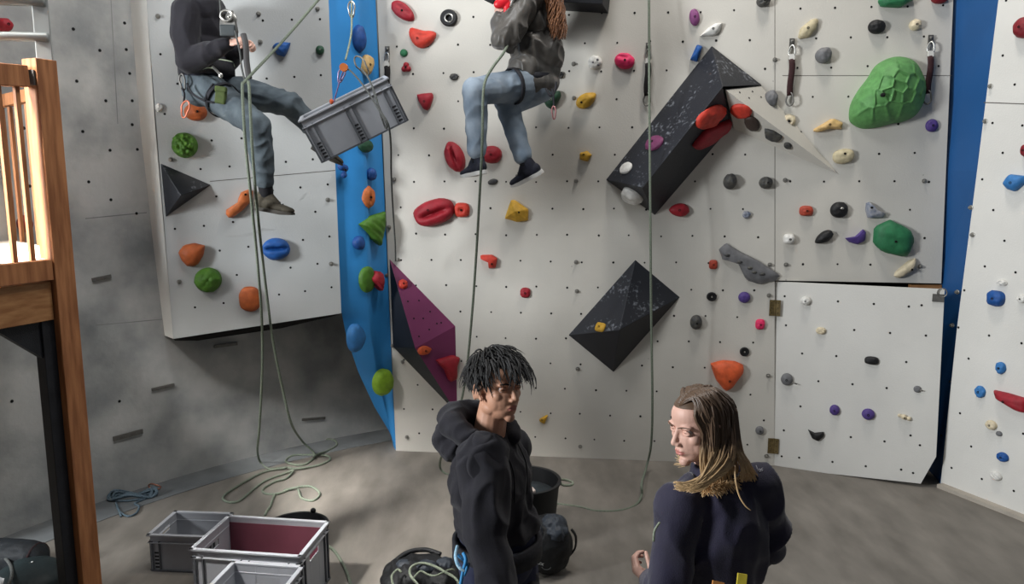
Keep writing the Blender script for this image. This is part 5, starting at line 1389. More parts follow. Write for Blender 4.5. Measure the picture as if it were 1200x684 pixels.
# ================================================================ dark-haired man, standing
def man():
    Hc = PT(583,453,2.72); HM4 = frame4(Hc, (.64,-.77,.06), (.04,0,1))
    nb = PT(571,512,2.745); fb = Vector((.86,-.5,0)).normalized(); rb = fb.cross(Vector((0,0,1)))
    pel = Vector((nb.x + .035, nb.y + .02, .90))
    shR = PT(567,537,2.60); shL = nb + (nb - shR)*1.0; shL.z = shR.z + .02; shL = PT(593,524,2.92)
    elR = PT(569,628,2.52); wrR = PT(588,712,2.46); elL = PT(604,618,2.98); wrL = PT(614,690,2.9)
    base = Vector((pel.x, pel.y, 0))
    t = thing('person', base, 'dark-haired person in a black hoodie standing and looking to the right', 'person', None)
    skin, lip = skin_mat('tan_skin', (190,142,116), (160,104,92))
    hipR, hipL = pel + rb*.09, pel - rb*.09
    kR, kL = Vector((hipR.x+.05, hipR.y-.02, .5)), Vector((hipL.x+.05, hipL.y, .5)); aR, aL = Vector((hipR.x-.02, hipR.y, .1)), Vector((hipL.x-.02, hipL.y+.02, .1))
    b = MB(); head_parts(b, HM4)
    b.cap(HM4 @ Vector((0,-.02,-.06)), nb - Vector((0,0,.03)), .052, .062)
    torso(b, pel, nb, fb, .85, .82); b.cap(shR, shL, .05, .05)
    for sh, el, wr in ((shR,elR,wrR),(shL,elL,wrL)): b.chain([sh, el, wr], [.05,.038,.028])
    for hp_, k, a in ((hipR,kR,aR),(hipL,kL,aL)): b.chain([hp_, k, a], [.08,.055,.042])
    hand_parts(b, wrR, (wrR-elR), -rb, 1, .35); hand_parts(b, wrL, (wrL-elL), rb, -1, .35)
    finish_body(b, HM4, t, skin, lip); eyes(HM4, t, (34,24,20), (.55,-.05)); brows(HM4, t, M_hairD, .0036)
    # hoodie
    h = MB(); torso(h, pel + Vector((0,0,-.03)), nb - Vector((0,0,.01)), fb, .98, .98, .008)
    h.cap(shR*.75+nb*.25 - Vector((0,0,.01)), shR, .075, .088); h.cap(shL*.75+nb*.25- Vector((0,0,.01)), shL, .075, .088)
    h.ell(pel + Vector((0,0,.14)), (.150,.142,.08))
    for q, rr in (((shR, shR.lerp(elR,.5), elR, elR.lerp(wrR,.75), wrR), (.088,.082,.068,.060,.048)), ((shL, shL.lerp(elL,.5), elL, elL.lerp(wrL,.8), wrL), (.08,.07,.06,.055,.048))):
        k_ = MB(); k_.chain(list(q), list(rr)); cloth('sleeve', k_, t, M_hood, amp=.011, freq=12, st=(1,1,.6), seed=rr[1]*99)
    cloth('hoodie', h, t, M_hood, amp=.013, freq=11, st=(1,1,.6), cuts=[(pel + Vector((0,0,.10)), (-.12,0,-1))], seed=3)
    # hood: thick folded roll round the neck, hanging at the back
    h = MB(); c = nb + Vector((0,0,.035)); pts = []; rs = []
    for i in range(15):
        a = PI*(-.80) + 2*PI*.80*i/14      # measured from the back
        k = .5 + .5*math.cos(a)            # 1 at the back
        pts.append(c + fb*(-math.cos(a))*(.085 + .055*k) + rb*math.sin(a)*(.095 + .02*k) + Vector((0,0,-.045*(1-k) + .025*k))); rs.append(.026 + .022*k)
    for i in range(14): h.cap(pts[i], pts[i+1], rs[i], rs[i+1])
    h.ell(c - fb*.145 + Vector((0,0,-.05)), (.062,.10,.065), Matrix((fb, rb, Vector((0,0,1)))).transposed())
    h.ell(c - fb*.10 + Vector((0,0,-.075)), (.08,.12,.06), Matrix((fb, rb, Vector((0,0,1)))).transposed())
    cloth('hood', h, t, M_hood, .006, 3, .006, 16, seed=1)
    for s in (-1, 1):
        m = MB(); p = nb + fb*.10 + rb*.045*s; m.tube(smooth_path([p + Vector((0,0,-.02)), p + fb*.035 + Vector((0,0,-.09)), p + fb*.04 + Vector((0,0,-.2))], 6), .0028, 6); obj('drawstring', m, M_hood, parent=t)
    j = MB(); j.ell(pel + Vector((0,0,.04)), (.145,.13,.16))
    for hp_, k, a in ((hipR,kR,aR),(hipL,kL,aL)): j.chain([hp_, k, a], [.098,.075,.06])
    cloth('jeans', j, t, M_denimD, amp=.006, freq=8, seed=5)
    for a, k in ((aR,kR),(aL,kL)): shoe(t, a, fb, (0,0,1), M_trs, M_rub)
    # harness with its gear loop
    m = MB(); R = Matrix((rb, fb, Vector((0,0,1)))).transposed(); ring_tube(m, pel + Vector((0,0,.05)), R, .166, .154, .036, flat=.25)
    for hp_ in (hipR, hipL): ring_tube(m, hp_ + Vector((0,0,-.16)), Matrix.Rotation(.1,3,'X') @ R, .105, .108, .022, flat=.3)
    obj('harness', fixn(m), M_web, parent=t)
    return dict(t=t, M=HM4, pel=pel, fb=fb, rb=rb, nb=nb)
def strand(mb, pts, r0, r1, flat=.45, seg=6, n=4):
    P = smooth_path(pts, n); k = len(P); mb.tube(P, [r0 + (r1-r0)*(i/(k-1))**1.6 for i in range(k)], seg, flat=flat)
def hair_cap(mb, M, zc=.0, front=.055, grow=.004):
    """skull cap shell, kept off the face"""
    c = Vector((0,-.012,.03)); vs = []; fs = []; NA_, NE = 40, 16
    for j in range(NE+1):
        for i in range(NA_):
            a = 2*PI*i/NA_; fy = math.sin(a)   # +y = front
            lo = (.55 if fy > .55 else (.12 if fy > .1 else -.62 if fy < -.2 else -.25))
            e = math.asin(max(-.99, lo)) + (PI/2 - math.asin(max(-.99, lo))) * j/NE
            q = c + Vector(((.076+grow)*math.cos(e)*math.cos(a), (.096+grow)*math.cos(e)*math.sin(a), (.086+grow)*math.sin(e)))
            vs.append(M @ q)
    for j in range(NE):
        for i in range(NA_): fs.append((j*NA_+i, j*NA_+(i+1)%NA_, (j+1)*NA_+(i+1)%NA_, (j+1)*NA_+i))
    mb.add(vs, fs)
def man_hair(d):
    M = d['M']; R = M.to_3x3(); rnd = random.Random(11); mb = MB(); hair_cap(mb, M)
    c = Vector((0,-.012,.03))
    for i in range(1100):
        a = rnd.uniform(0, 2*PI); s = rnd.uniform(-.28, 1.0); fy = math.sin(a)
        lo = .50 if fy > .5 else (.22 if fy > 0 else -.35)
        if s < lo: continue
        if noise.noise(Vector((a*2.2, s*3, 1))) > .42: continue
        ce = math.sqrt(max(0, 1-s*s)); nrm = Vector((ce*math.cos(a), ce*math.sin(a), s))
        p = c + Vector((nrm.x*.077, nrm.y*.097, nrm.z*.087))
        side = max(0, 1 - (s+.1)/.5)
        crown = Vector((0,-.05,.12)); flow = (p - crown); flow = flow - nrm*flow.dot(nrm); flow = flow.normalized() if flow.length > 1e-4 else Vector((0,1,0))
        flow = (flow + Vector((rnd.uniform(-.8,.8)+.3*noise.noise(p*40), rnd.uniform(-.4,.5)+.35*(s>.4), rnd.uniform(-.3,.4)))).normalized()
        L = (.024 + .026*(1-side)) * rnd.uniform(.75,1.3)
        if fy > .35 and s < .8: L *= 1.4; flow = (flow*.6 + Vector((.35,.6,-.45))).normalized()
        lift = (.75 + .5*noise.noise(Vector((a*3, s*4, 7))))*(1-side) + .1
        p1 = p + (flow*.5 + nrm*lift).normalized()*L*.5
        p2 = p1 + (flow + nrm*lift*.15 + Vector((0,0,-.25))).normalized()*L*.55
        p3 = p2 + (flow*.8 - nrm*.15 + Vector((rnd.uniform(-.4,.4),rnd.uniform(-.5,.5),-.40))).normalized()*L*.5
        strand(mb, [M @ q for q in (p - nrm*.004, p1, p2, p3)], rnd.uniform(.0038,.0062), .0006, .5, 5, 3)
    # side burns / short back
    for i in range(160):
        a = rnd.choice((0, PI)) + rnd.uniform(-.45,.3)*1; x = math.cos(a); s = rnd.uniform(-.3,.25)
        if rnd.random() < .5: a = rnd.uniform(PI*1.05, PI*1.95); s = rnd.uniform(-.7,.1)
        ce = math.sqrt(1-s*s); nrm = Vector((ce*math.cos(a), ce*math.sin(a), s)); 
        if math.sin(a) > .2: continue
        p = c + Vector((nrm.x*.076, nrm.y*.097, nrm.z*.086)); fl = Vector((0,-.35,-1)); fl = (fl - nrm*fl.dot(nrm)).normalized()
        strand(mb, [M @ q for q in (p, p + fl*.012 + nrm*.004, p + fl*.026 + nrm*.002)], .005, .001, .5, 5, 2)
    obj('hair', fixn(mb), M_hairD, parent=d['t'])
dm = man(); man_hair(dm)
# gear sling on the man's harness
p = PT(541,650,2.56)
m = MB(); m.tube(smooth_path([PT(536,640,2.60), PT(534,652,2.52), PT(538,664,2.50), PT(546,668,2.50), PT(549,660,2.52)], 6), .006, 8)
o = obj('sling', fixn(m), M_webb); tag(o, 'pale blue and white sling clipped at the back of the dark-haired person\'s harness', 'sling')
m = MB(); m.tube(smooth_path([PT(543,648,2.52), PT(546,656,2.50), PT(543,668,2.50), PT(540,684,2.5), PT(538,700,2.5)], 6), .006, 8); m.tube(smooth_path([PT(537,650,2.55), PT(547,662,2.5), PT(544,674,2.5)], 6), .005, 8)
o = obj('cord', fixn(m), mat('bright_blue_cord', (60,140,196), .7)); tag(o, 'bright blue cord hanging below the pale blue sling', 'cord')

# ================================================================ long-haired person seen from behind
def woman():
    global HZ0, HZ1
    Hc = PT(818,499,2.45); HM4 = frame4(Hc, (-.88,-.45,-.12), (-.05,0.02,1))
    nb = PT(842,560,2.49); fb = Vector((-.22,.97,0)).normalized(); rb = fb.cross(Vector((0,0,1)))
    shL = PT(796,592,2.44); shR = PT(886,568,2.50); pel = Vector((nb.x - .005, nb.y + .03, .84))
    elL = PT(782,690,2.40); wrL = PT(766,684,2.60); elR = PT(900,622,2.56); wrR = PT(862,668,2.74)
    base = Vector((pel.x, pel.y, 0))
    t = thing('person', base, 'long-haired person in a navy jacket seen from behind, face turned to the left', 'person', None)
    skin, lip = skin_mat('fair_skin', (218,174,156), (196,126,116))
    hipR, hipL = pel + rb*.09, pel - rb*.09
    kR, kL = Vector((hipR.x, hipR.y+.03, .46)), Vector((hipL.x, hipL.y+.03, .46)); aR, aL = Vector((hipR.x, hipR.y, .1)), Vector((hipL.x, hipL.y, .1))
    b = MB(); head_parts(b, HM4, True); b.cap(HM4 @ Vector((0,-.02,-.06)), nb - Vector((0,0,.03)), .048, .058)
    torso(b, pel, nb, fb, .85, .82); b.cap(shR, shL, .045, .045)
    for sh, el, wr in ((shR,elR,wrR),(shL,elL,wrL)): b.chain([sh, el, wr], [.045,.036,.026])
    for hp_, k, a in ((hipR,kR,aR),(hipL,kL,aL)): b.chain([hp_, k, a], [.08,.055,.04])
    hand_parts(b, wrL, (wrL-elL)*.6 + Vector((-.12,-.05,.14)), Vector((.6,.3,.2)), -1, .75, .92); hand_parts(b, wrR, (wrR-elR), Vector((-.4,-.3,-1)), 1, .6, .92)
    finish_body(b, HM4, t, skin, lip); eyes(HM4, t, (62,62,56), (-.42,-.05)); brows(HM4, t, mat('brown_brows', (96,72,56), .6), .0028)
    h = MB(); torso(h, pel, nb - Vector((0,0,.02)), fb, .90, .98, .010)
    h.cap(nb.lerp(shR,.45) - Vector((0,0,.015)), shR - Vector((0,0,.01)), .066, .068); h.cap(nb.lerp(shL,.45) - Vector((0,0,.015)), shL - Vector((0,0,.005)), .068, .07)
    h.chain([shR, shR.lerp(elR,.55) + Vector((.01,0,0)), elR, elR.lerp(wrR,.35), wrR], [.070,.068,.066,.066,.048]); h.ell(elR + Vector((.0,.01,-.05)), (.06,.07,.05))
    h.chain([shL, shL.lerp(elL,.55), elL, elL.lerp(wrL,.5), wrL], [.070,.064,.058,.052,.042])
    h.ell(pel + Vector((0,0,.06)), (.165,.14,.10)); h.ell(nb.lerp(pel,.45) - fb*.03, (.155,.135,.22)) 
    cloth('jacket', h, t, M_jack, amp=.014, freq=9, st=(1,1,.7), cuts=[(pel + Vector((0,0,-.04)), (0,0,-1))], seed=9)
    m = MB(); R = Matrix((rb, fb, Vector((0,0,1)))).transposed()
    ring_tube(m, nb + Vector((-.01,.0,.01)), Matrix.Rotation(.15,3,'Y') @ R, .074, .072, .032, flat=.25); mm = remesh(m, .006, 2); wrinkle(mm, .003, 20); obj('collar', mm, M_jack, parent=t)
    j = MB(); j.ell(pel, (.155,.135,.14))
    for hp_, k, a in ((hipR,kR,aR),(hipL,kL,aL)): j.chain([hp_, k, a], [.10,.076,.058])
    cloth('trousers', j, t, M_trs, amp=.005, freq=8, seed=2)
    for a in (aR, aL): shoe(t, a, fb, (0,0,1), M_trs, M_rub)
    m = MB(); ring_tube(m, pel + Vector((0,0,-.03)), R, .178, .158, .022, flat=.3); hs = obj('harness', fixn(m), M_web, parent=t)
    for x, w_, mt in ((870,.014,M_webY),(842,.018,mat('orange_webbing', (196,132,70), .7))):
        m = MB(); p = PT(x, 680, 2.30); d_ = PT(x - 3, 700, 2.30); m.beam(PT(x,672 if mt is M_webY else 681,2.31), d_, w_*2, .008, up=Vector((0,1,0))); obj('harness_tab', fixn(m), mt, parent=hs, smooth=False)
    # small pale mark printed on the right shoulder
    jk = [o for o in t.children if o.name.startswith('jacket')][0]
    m = MB()
    for pts in ([(886,545),(888.5,552)],[(888.5,552),(889.5,549),(891,549.5),(891,552.5),(889.2,553)],[(892,549.5),(894.2,550.5),(892.6,552),(892,550),(893,548.5),(894,548)]):
        Q = [surf(jk, x, y, .0015) for x, y in pts]
        if all(Q): m.tube(Q, .0016, 5)
    if m.v: obj('pale_emblem', fixn(m), mat('pale_grey_print', (150,148,156), .6), parent=jk if False else t)
    return dict(t=t, M=HM4, nb=nb, fb=fb, rb=rb, shR=shR, shL=shL, pel=pel)
def woman_hair(d):
    global HZ0, HZ1
    M = d['M']; I = M.inverted(); rnd = random.Random(21); mb = MB(); hair_cap(mb, M, grow=.005)
    nb = I @ d['nb']; c = Vector((0,-.012,.03)); org = ORG[d['t'].name]
    for i in range(1300):
        # azimuth away from the face; 90 deg is the front
        a = math.radians(rnd.uniform(152 - 10, 398 + 2)) if i % 4 else math.radians(rnd.choice((rnd.uniform(136,165), rnd.uniform(375,404))))
        sgn = 1 if math.cos(a) > 0 else -1
        fr = max(0, math.sin(a))
        y0 = rnd.uniform(-.06,.062) + .01*fr
        top = Vector((sgn*rnd.uniform(0,.008), y0, c.z + .0905*math.sqrt(max(.1, 1-((y0+.012)/.1)**2))))
        g = rnd.uniform(1.06, 1.24)
        def sk(al): return c + Vector((.076*g*math.cos(al)*math.cos(a), .097*g*math.cos(al)*math.sin(a), .086*g*math.sin(al)))
        q1 = sk(.95) ; q1.y = q1.y*.6 + y0*.4; q2 = sk(.35); q3 = sk(-.25)
        if fr > .25: q2.y -= .006; q3.y -= .03; q3.x *= 1.0
        out = q3
        wld = M @ out
        # end points rest on shoulders and back, swept to the sides
        W3 = wld; hd = Vector((W3.x - (M @ c).x, W3.y - (M @ c).y, 0)).normalized(); nbw = d['nb']
        if (hd.x < -.3 and hd.y > -.2) or hd.x < -.6: continue
        e1 = W3 + Vector((0,0,-.08)) + hd*.008
        e2 = W3 + Vector((0,0,-.15)) + hd*.018 + (nbw - W3)*.08
        e3 = Vector((e2.x, e2.y, max(nbw.z + .012, W3.z - .195) + rnd.uniform(-.02,.03))) + hd*(.022 + .02*rnd.random()) + Vector((-.022*rnd.random(), 0, 0))
        e2.z = max(e2.z, nbw.z + .01)
        jt = lambda k: Vector((rnd.uniform(-k,k), rnd.uniform(-k,k), 0))
        pts = [M @ top, M @ q1 + jt(.0025), M @ q2 + jt(.004), W3 + jt(.006), e1 + jt(.007), e2 + jt(.008), e3 + jt(.01)]
        strand(mb, pts, rnd.uniform(.0036,.0056), .001, .5, 5, 3)
    # blond ends sweeping over the left shoulder
    sL = d['nb']
    for i in range(150):
        a = I @ sL; u = rnd.uniform(0,1)
        p0 = PT(850 + rnd.uniform(-10,10), 492 + rnd.uniform(-8,10), 2.43); p1 = PT(846 + rnd.uniform(-14,14), 540 + rnd.uniform(-6,6), 2.352 + rnd.uniform(0,.02)); p2 = PT(826 - 14*u + rnd.uniform(-5,5), 566 + rnd.uniform(-4,6), 2.33); p3 = PT(812 - 24*u, 572 - 4*u + rnd.uniform(-5,6), 2.325)
        strand(mb, [p0,p1,p2,p3], .0032, .0008, .5, 5, 4)
    for i in range(150):
        u = rnd.uniform(0,1); strand(mb, [PT(852 + 12*u, 486 + rnd.uniform(-8,8), 2.43), PT(862 + 8*u, 525, 2.40 + .03*u), PT(868 + 12*u, 546 + rnd.uniform(-4,4), 2.40 + .04*u), PT(868 + 20*u + rnd.uniform(-3,3), 560 + rnd.uniform(-5,5), 2.40 + .04*u)], .0036, .001, .5, 5, 4)
    strand(mb, [PT(861,545,2.36), PT(862,562,2.34), PT(866,580,2.335), PT(873,592,2.33), PT(880,598,2.33)], .003, .001, .6, 6, 4)
    HZ0, HZ1 = d['nb'].z + .075 - org.z, d['nb'].z + .20 - org.z
    obj('hair', fixn(mb), hair_long_mat(), parent=d['t'])
dw = woman(); woman_hair(dw)

# ================================================================ left climber hanging in a harness
def climber():
    fb = Vector((.93,.25,0)).normalized(); rb = fb.cross(Vector((0,0,1)))
    nb = PT(238,-8,5.02); pel = PT(243,98,5.05); Hc = PT(247,-37,5.02); HM4 = frame4(Hc, (.88,-.2,-.35))
    shR = PT(219,14,4.87); elR = PT(221,72,4.84); wrR = PT(268,51,4.76); shL = PT(246,12,5.2); elL = PT(262,76,5.16); wrL = PT(282,54,5.0)
    hipR = PT(246,106,4.97); kR = PT(302,148,4.72); aR = PT(312,226,4.86); hipL = PT(256,102,5.12); kL = PT(340,122,5.13); aL = PT(382,166,5.34)
    t = thing('person', PT(243,98,5.05) + Vector((0,0,-.55)), 'climber in a black hoodie and jeans hanging at the left beside the tilted crate', 'person', None)
    skin, lip = skin_mat('fair_skin', (218,174,156), (196,126,116))
    b = MB(); head_parts(b, HM4); b.cap(HM4 @ Vector((0,-.02,-.06)), nb, .052, .06); torso(b, pel, nb, fb, .72, .70); b.cap(shR, shL, .05, .05)
    for sh, el, wr in ((shR,elR,wrR),(shL,elL,wrL)): b.chain([sh, el, wr], [.048,.036,.026])
    for q in ((hipR,kR,aR),(hipL,kL,aL)): b.chain(list(q), [.075,.052,.04])
    hand_parts(b, wrR, (wrR-elR).normalized() + Vector((.1,0,-.1)), Vector((-.1,.55,-.6)), 1, 1.05, 1.0); hand_parts(b, wrL, (.9,-.1,.1), Vector((0,-.5,-.6)), -1, .9, .95)
    finish_body(b, HM4, t, skin, lip, .004); eyes(HM4, t); brows(HM4, t, M_hairD)
    m = MB(); hair_cap(m, HM4, grow=.012); obj('hair', fixn(m), M_hairD, parent=t)
    h = MB(); R = torso(h, pel.lerp(nb,.18), nb, fb, 1.0, 1.05, .012); u = (nb-pel).normalized()
    h.cap(nb.lerp(shR,.5), shR, .075, .088); h.cap(nb.lerp(shL,.5), shL, .075, .085)
    h.chain([shR, shR.lerp(elR,.5) - fb*.015, elR, elR.lerp(wrR,.5), wrR - (wrR-elR).normalized()*.015], [.09,.085,.072,.064,.044]); h.chain([shL, elL, wrL], [.09,.078,.05])
    h.chain([nb - fb*.09 + rb*.05, nb - fb*.11 - Vector((0,0,.02)), nb - fb*.09 - rb*.05], [.04,.05,.04]); h.ell(elL + Vector((0,0,-.01)), (.075,.08,.07))
    cloth('hoodie', h, t, M_hood, amp=.008, freq=8, st=(1,1,.8), seed=31)
    j = MB(); j.ell(pel + Vector((-.01,0,-.0)), (.135,.14,.135)); j.ell(pel - fb*.05 - Vector((0,0,.05)), (.105,.13,.10))
    j.chain([hipR, hipR.lerp(kR,.5), kR, kR.lerp(aR,.45), aR + (kR-aR)*.2], [.105,.092,.078,.070,.056]); j.chain([hipL, hipL.lerp(kL,.5), kL, kL.lerp(aL,.4), aL + (kL-aL)*.08], [.105,.095,.08,.07,.056])
    cloth('jeans', j, t, M_denim, amp=.0075, freq=10, seed=7)
    for k_, a_ in ((kR,aR),(kL,aL)):
        m = MB(); m.cap(k_.lerp(a_,.75), a_, .046, .044); obj('sock', m, M_sock, parent=t)
    M_sh = mat('olive_brown_shoe_suede', (64,58,46), .8, .25, 30, .3, 200)
    shoe(t, aR + Vector((0,0,-.015)), (.93,-.10,-.16), (0.1,0,1), M_sh, mat('brown_shoe_sole', (58,54,48), .8), sc=1.0)
    shoe(t, aL + Vector((0,0,.0)), (.6,.6,-.45), (.2,0,1), M_sh, mat('brown_shoe_sole', (58,54,48), .8), sc=.95)
    m = MB(); Rw = Matrix((rb, fb, Vector((0,0,1)))).transposed(); u0 = pel.lerp(nb,.16)
    ring_tube(m, u0, Rw, .176, .168, .042, flat=.2); hs = obj('harness', fixn(m), M_web, parent=t)
    m = MB(); ring_tube(m, pel.lerp(nb,.22), Rw, .180, .172, .014, flat=.35); obj('pale_green_strap', fixn(m), M_webG, parent=hs)
    dR = (kR-hipR).normalized(); m = MB(); Rl = Matrix((dR.orthogonal().normalized(), dR.cross(dR.orthogonal().normalized()), dR)).transposed(); ring_tube(m, hipR.lerp(kR,.28), Rl, .112, .112, .014, flat=.2); obj('leg_loop', fixn(m), M_web, parent=hs)
    m = MB(); q = PT(259,112,4.74); m.box((-.032,-.02,-.05),(.032,.02,.05), Matrix.Translation(q) @ Matrix.Rotation(.15,4,'Y')); m.box((-.036,-.026,.02),(.036,.0,.055), Matrix.Translation(q) @ Matrix.Rotation(.15,4,'Y')); obj('olive_pouch', fixn(m), M_webO, parent=hs, smooth=False, bevel=.008)
    m = MB(); m.ell(pel.lerp(nb,.12), (.165,.155,.075)); obj('dark_waist_padding', m, mat('dark_navy_padding', (30,32,44), .85, .2, 20, .2, 100), parent=hs)
    m = MB(); m.tube(smooth_path([PT(219,98,4.86), PT(226,110,4.82), PT(240,118,4.80), PT(252,120,4.80)], 6), .007, 6); m.tube(smooth_path([PT(240,118,4.79), PT(243,108,4.82), PT(250,98,4.84)], 6), .006, 6); obj('leg_strap', fixn(m), M_web, parent=hs)
    m = MB(); m.tube(smooth_path([PT(226,78,4.86), PT(234,81,4.85), PT(244,79,4.85), PT(250,80,4.85)], 5), .005, 6); obj('gear_loop', fixn(m), M_webG, parent=hs)
    return dict(wrR=wrR)
dc = climber()
# gear of the left climber
t = thing('belay_device', PT(267,30,4.72), 'steel and dark grey rope clamp at the chest of the left climber', 'belay device')
m = MB(); pl = [(-.05,.06),(.02,.075),(.06,.03),(.075,-.075),(.03,-.10),(-.05,-.09),(-.062,-.02)]; c = PT(266,26,4.70)
for k in (0, .03):
    n = len(pl); m.add([c + Vector((x*.75, k, y*.75)) for x, y in pl] + [c + Vector((x*.75, k+.008, y*.75)) for x, y in pl], [tuple(range(n)), tuple(reversed(range(n,2*n)))] + [(i,(i+1)%n,(i+1)%n+n,i+n) for i in range(n)])
obj('side_plate', fixn(m), M_steelD, parent=t, smooth=False, bevel=.002)
m = MB(); m.tube([c + Vector((.002+.035*math.sin(a), -.012, .036 + .032*math.cos(a))) for a in [i*PI/8 for i in range(16)]], .008, 6, closed=True); m.ell(c + Vector((.02,-.012,.03)), (.012,.01,.012)); obj('steel_eye', m, M_steel, parent=t)
m = MB(); m.tube([c + Vector((.04,0.015,-.06)), c + Vector((.052,.015,.02)), c + Vector((.03,.015,.07))], .007, 6); obj('gate', m, M_steel, parent=t)
m = MB(); m.box((-.045,-.014,-.085),(.05,.05,-.015), Matrix.Translation(c)); obj('dark_cover', fixn(m), mat('dark_grey_plastic', (52,58,60), .5), parent=t, smooth=False, bevel=.008)
m = MB(); m.tube(smooth_path([PT(285,40,4.68), PT(288,52,4.68), PT(289,72,4.68), PT(292,92,4.68)], 5), .018, 10)
o = obj('rope_tube', fixn(m), mat('dark_grey_rubber', (66,64,64), .6)); tag(o, 'dark grey tube running down from the left climber\'s fist', 'tube')
rope([PT(275,36,4.70), PT(281,60,4.70), PT(283,78,4.69), PT(287,95,4.66)], .006, M_ropeD, 'thin grey cord running beside the dark tube below the fist')
m = MB(); m.tube(smooth_path([PT(249,78,4.84), PT(255,84,4.78), PT(258,88,4.76)], 5), .008, 8); m.ell(PT(258.5,88.5,4.755), (.014,.012,.018)); o = obj('quick_link', fixn(m), M_steel); tag(o, 'steel link at the left climber\'s hip tie-in', 'link')
biner_obj(PT(214,96,4.9), .018, .05, .1, M_steelD, 'dark carabiner hanging behind the left climber\'s hip', group='carabiners on the climbers')
biner_obj(PT(217,128,4.9), .026, .055, -.3, mat('salmon_metal', (224,132,104), .4, metal=.4), 'salmon coloured carabiner hanging below the left climber\'s hip', group='carabiners on the climbers')
rope([PT(213,103,4.9), PT(216,110,4.9), PT(215,121,4.9)], .006, M_web, 'short dark sling joining the two carabiners behind the left climber', name='sling', cat='sling')

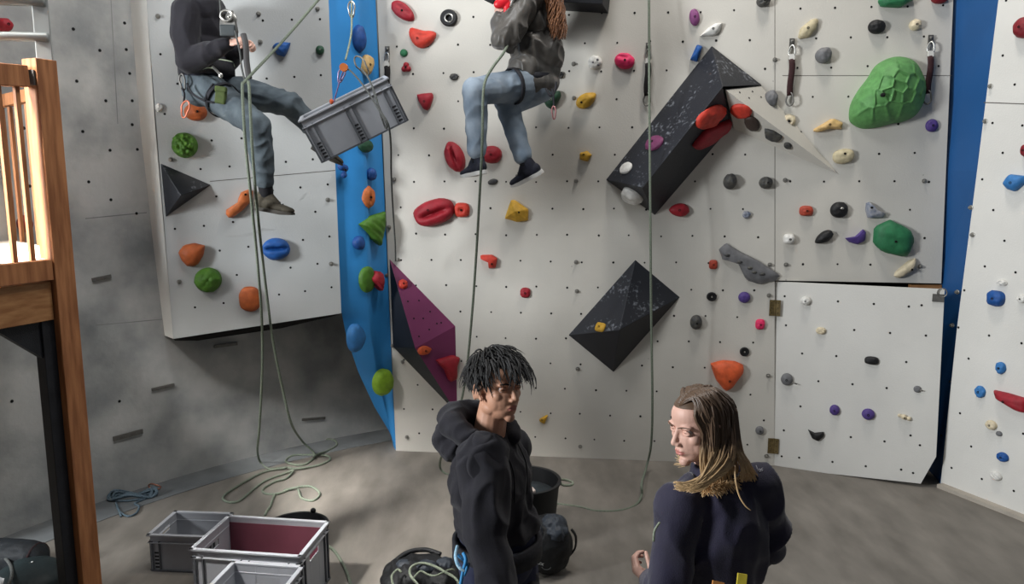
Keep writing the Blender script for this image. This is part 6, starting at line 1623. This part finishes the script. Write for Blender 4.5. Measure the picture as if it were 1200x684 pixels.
# ================================================================ girl climbing in the middle
def girl():
    fb = Vector((-.92,.38,0)).normalized(); rb = fb.cross(Vector((0,0,1)))
    pel = PT(621,98,5.28); nb = PT(632,-28,5.22); Hc = PT(640,-58,5.22); HM4 = frame4(Hc, (-.9,.2,.25))
    shL = PT(618,-8,5.04); elL = PT(592,46,4.98); wrL = PT(583,20,5.0); shR = PT(640,-10,5.42); elR = PT(606,30,5.45); wrR = PT(592,2,5.25)
    hipL = PT(612,100,5.18); kL = PT(557,106,4.98); aL = PT(559,186,5.10); hipR = PT(632,102,5.38); kR = PT(594,122,5.22); aR = PT(615,190,5.26)
    t = thing('person', pel + Vector((0,0,-.5)), 'climber with ginger curls in a grey jacket and light jeans, hanging mid wall', 'person', None)
    skin, lip = skin_mat('fair_skin', (218,174,156), (196,126,116))
    b = MB(); head_parts(b, HM4, True); b.cap(HM4 @ Vector((0,-.02,-.06)), nb, .048, .055); torso(b, pel, nb, fb, .8, .8); b.cap(shR, shL, .045, .045)
    for sh, el, wr in ((shR,elR,wrR),(shL,elL,wrL)): b.chain([sh, el, wr], [.044,.034,.026])
    for q in ((hipR,kR,aR),(hipL,kL,aL)): b.chain(list(q), [.075,.05,.038])
    hand_parts(b, wrL, (.02,.0,1), Vector((.8,.5,0)), -1, .8, .9); hand_parts(b, wrR, (-.3,0,1), Vector((-.5,-.5,0)), 1, .8, .9)
    finish_body(b, HM4, t, skin, lip, .004); eyes(HM4, t); brows(HM4, t, M_hairG)
    h = MB(); torso(h, pel.lerp(nb,.10), nb, fb, 1.05, 1.1, .018); h.ell(pel.lerp(nb,.28) - fb*.04, (.17,.17,.17)); h.ell(pel.lerp(nb,.12) - fb*.03, (.16,.15,.11)); h.ell(pel.lerp(nb,.02) - fb*.06, (.13,.15,.10))
    h.cap(nb.lerp(shL,.5), shL, .08, .095); h.cap(nb.lerp(shR,.5), shR, .08, .09)
    h.chain([shL, shL.lerp(elL,.5), elL, elL.lerp(wrL,.8)], [.098,.090,.078,.050]); h.chain([shR, elR, elR.lerp(wrR,.8)], [.09,.075,.05]); h.ell(elL + Vector((.01,0,-.02)), (.07,.07,.06))
    cloth('jacket', h, t, M_olive, amp=.020, freq=8.5, st=(1.3,1,.7), seed=13)
    j = MB(); j.ell(pel, (.145,.14,.13)); j.ell(pel - fb*.04 - Vector((0,0,.03)), (.12,.13,.10))
    j.chain([hipL, hipL.lerp(kL,.5), kL, kL.lerp(aL,.4), aL + (kL-aL)*.12], [.11,.098,.084,.072,.062]); j.chain([hipR, hipR.lerp(kR,.5), kR, kR.lerp(aR,.4), aR + (kR-aR)*.12], [.108,.095,.082,.070,.062])
    cloth('jeans', j, t, M_denimL, amp=.007, freq=9, seed=17)
    M_sh = mat('navy_trainer_fabric', (28,30,44), .8, .25, 30, .3, 200); M_so = mat('white_trainer_sole', (206,204,200), .6)
    for k_, a_ in ((kR,aR),(kL,aL)):
        m = MB(); m.cap(k_.lerp(a_,.88), a_, .04, .04); obj('sock', m, M_sock, parent=t)
    shoe(t, aL + Vector((.0,0,-.0)), (-.55,.75,-.12), (0,-.1,1), M_sh, M_so, sc=1.06); shoe(t, aR + Vector((.01,0,-.01)), (-.62,.5,-.32), (-.35,-.3,1), M_sh, M_so, sc=1.06)
    # curls hanging down the back
    m = MB(); rnd = random.Random(4); hair_cap(m, HM4, grow=.015)
    for i in range(380):
        x0 = 641 + rnd.uniform(-9,11); y0 = rnd.uniform(-42,-22); t0 = 5.14 + rnd.uniform(-.06,.1); ph_ = rnd.uniform(0,6.28); am = rnd.uniform(2,4.5); end = rnd.uniform(24,47); dx = 655 + rnd.uniform(-9,7) - x0
        pts = [PT(x0 + dx*(k/9)**.7 + am*math.sin(k*1.25+ph_)*min(1,k/3), y0 + (end-y0)*k/9, t0 - .05*min(1,k/4) + .015*math.cos(k*1.25+ph_)) for k in range(10)]
        strand(m, pts, .0058, .0018, .6, 5, 2)
    obj('hair', fixn(m), M_hairG, parent=t)
    m = MB(); Rw = Matrix((rb, fb, Vector((0,0,1)))).transposed(); ring_tube(m, pel.lerp(nb,.05), Rw, .17, .165, .022, flat=.25)
    dL = (kL-hipL).normalized(); Rl = Matrix((dL.orthogonal().normalized(), dL.cross(dL.orthogonal().normalized()), dL)).transposed(); ring_tube(m, hipL.lerp(kL,.2), Rl, .118, .118, .014, flat=.25)
    m.tube(smooth_path([PT(640,104,5.1), PT(645,112,5.08), PT(650,108,5.1), PT(652,96,5.12)], 6), .008, 6); hs = obj('harness', fixn(m), M_web, parent=t)
girl()
t = thing('belay_device', PT(586,8,4.96), 'red rope clamp held in the hand of the ginger-haired climber', 'belay device')
m = MB(); c = PT(588,3,4.93)
m.ell(c, (.055,.025,.035), Matrix.Rotation(-.4,3,'Y')); m.ell(c + Vector((.035,0,-.035)), (.022,.02,.05), Matrix.Rotation(.2,3,'Y')); mm = remesh(m, .005, 2); obj('handle', mm, mat('red_plastic', (206,28,40), .4), parent=t)
m = MB(); m.beam(PT(566,-6,4.95), PT(580,1,4.95), .03, .05); obj('black_lever', fixn(m), M_rub, parent=t, smooth=False, bevel=.006)
m = MB(); m.tube(smooth_path([PT(598,8,4.93), PT(601,0,4.93), PT(606,-8,4.93)], 4), .012, 8); obj('steel_arm', fixn(m), M_steel, parent=t)
rope([PT(647,104,5.08), PT(648.5,112,5.07), PT(649,124,5.07)], .007, M_web, 'short black sling hanging below the ginger-haired climber', name='sling', cat='sling')
biner_obj(PT(649,132,5.07), .014, .042, .05, mat('dusty_pink_metal', (160,112,112), .5, metal=.5), 'dusty pink carabiner on the black sling under the ginger-haired climber', group='carabiners on the climbers')
m = MB(); m.tube(smooth_path([PT(773,612,2.30), PT(767,622,2.28), PT(766,634,2.28)], 4), .004, 6); o = obj('drawcord', fixn(m), M_ropeW)
tag(o, 'pale cord dangling at the left arm of the long-haired person', 'cord')
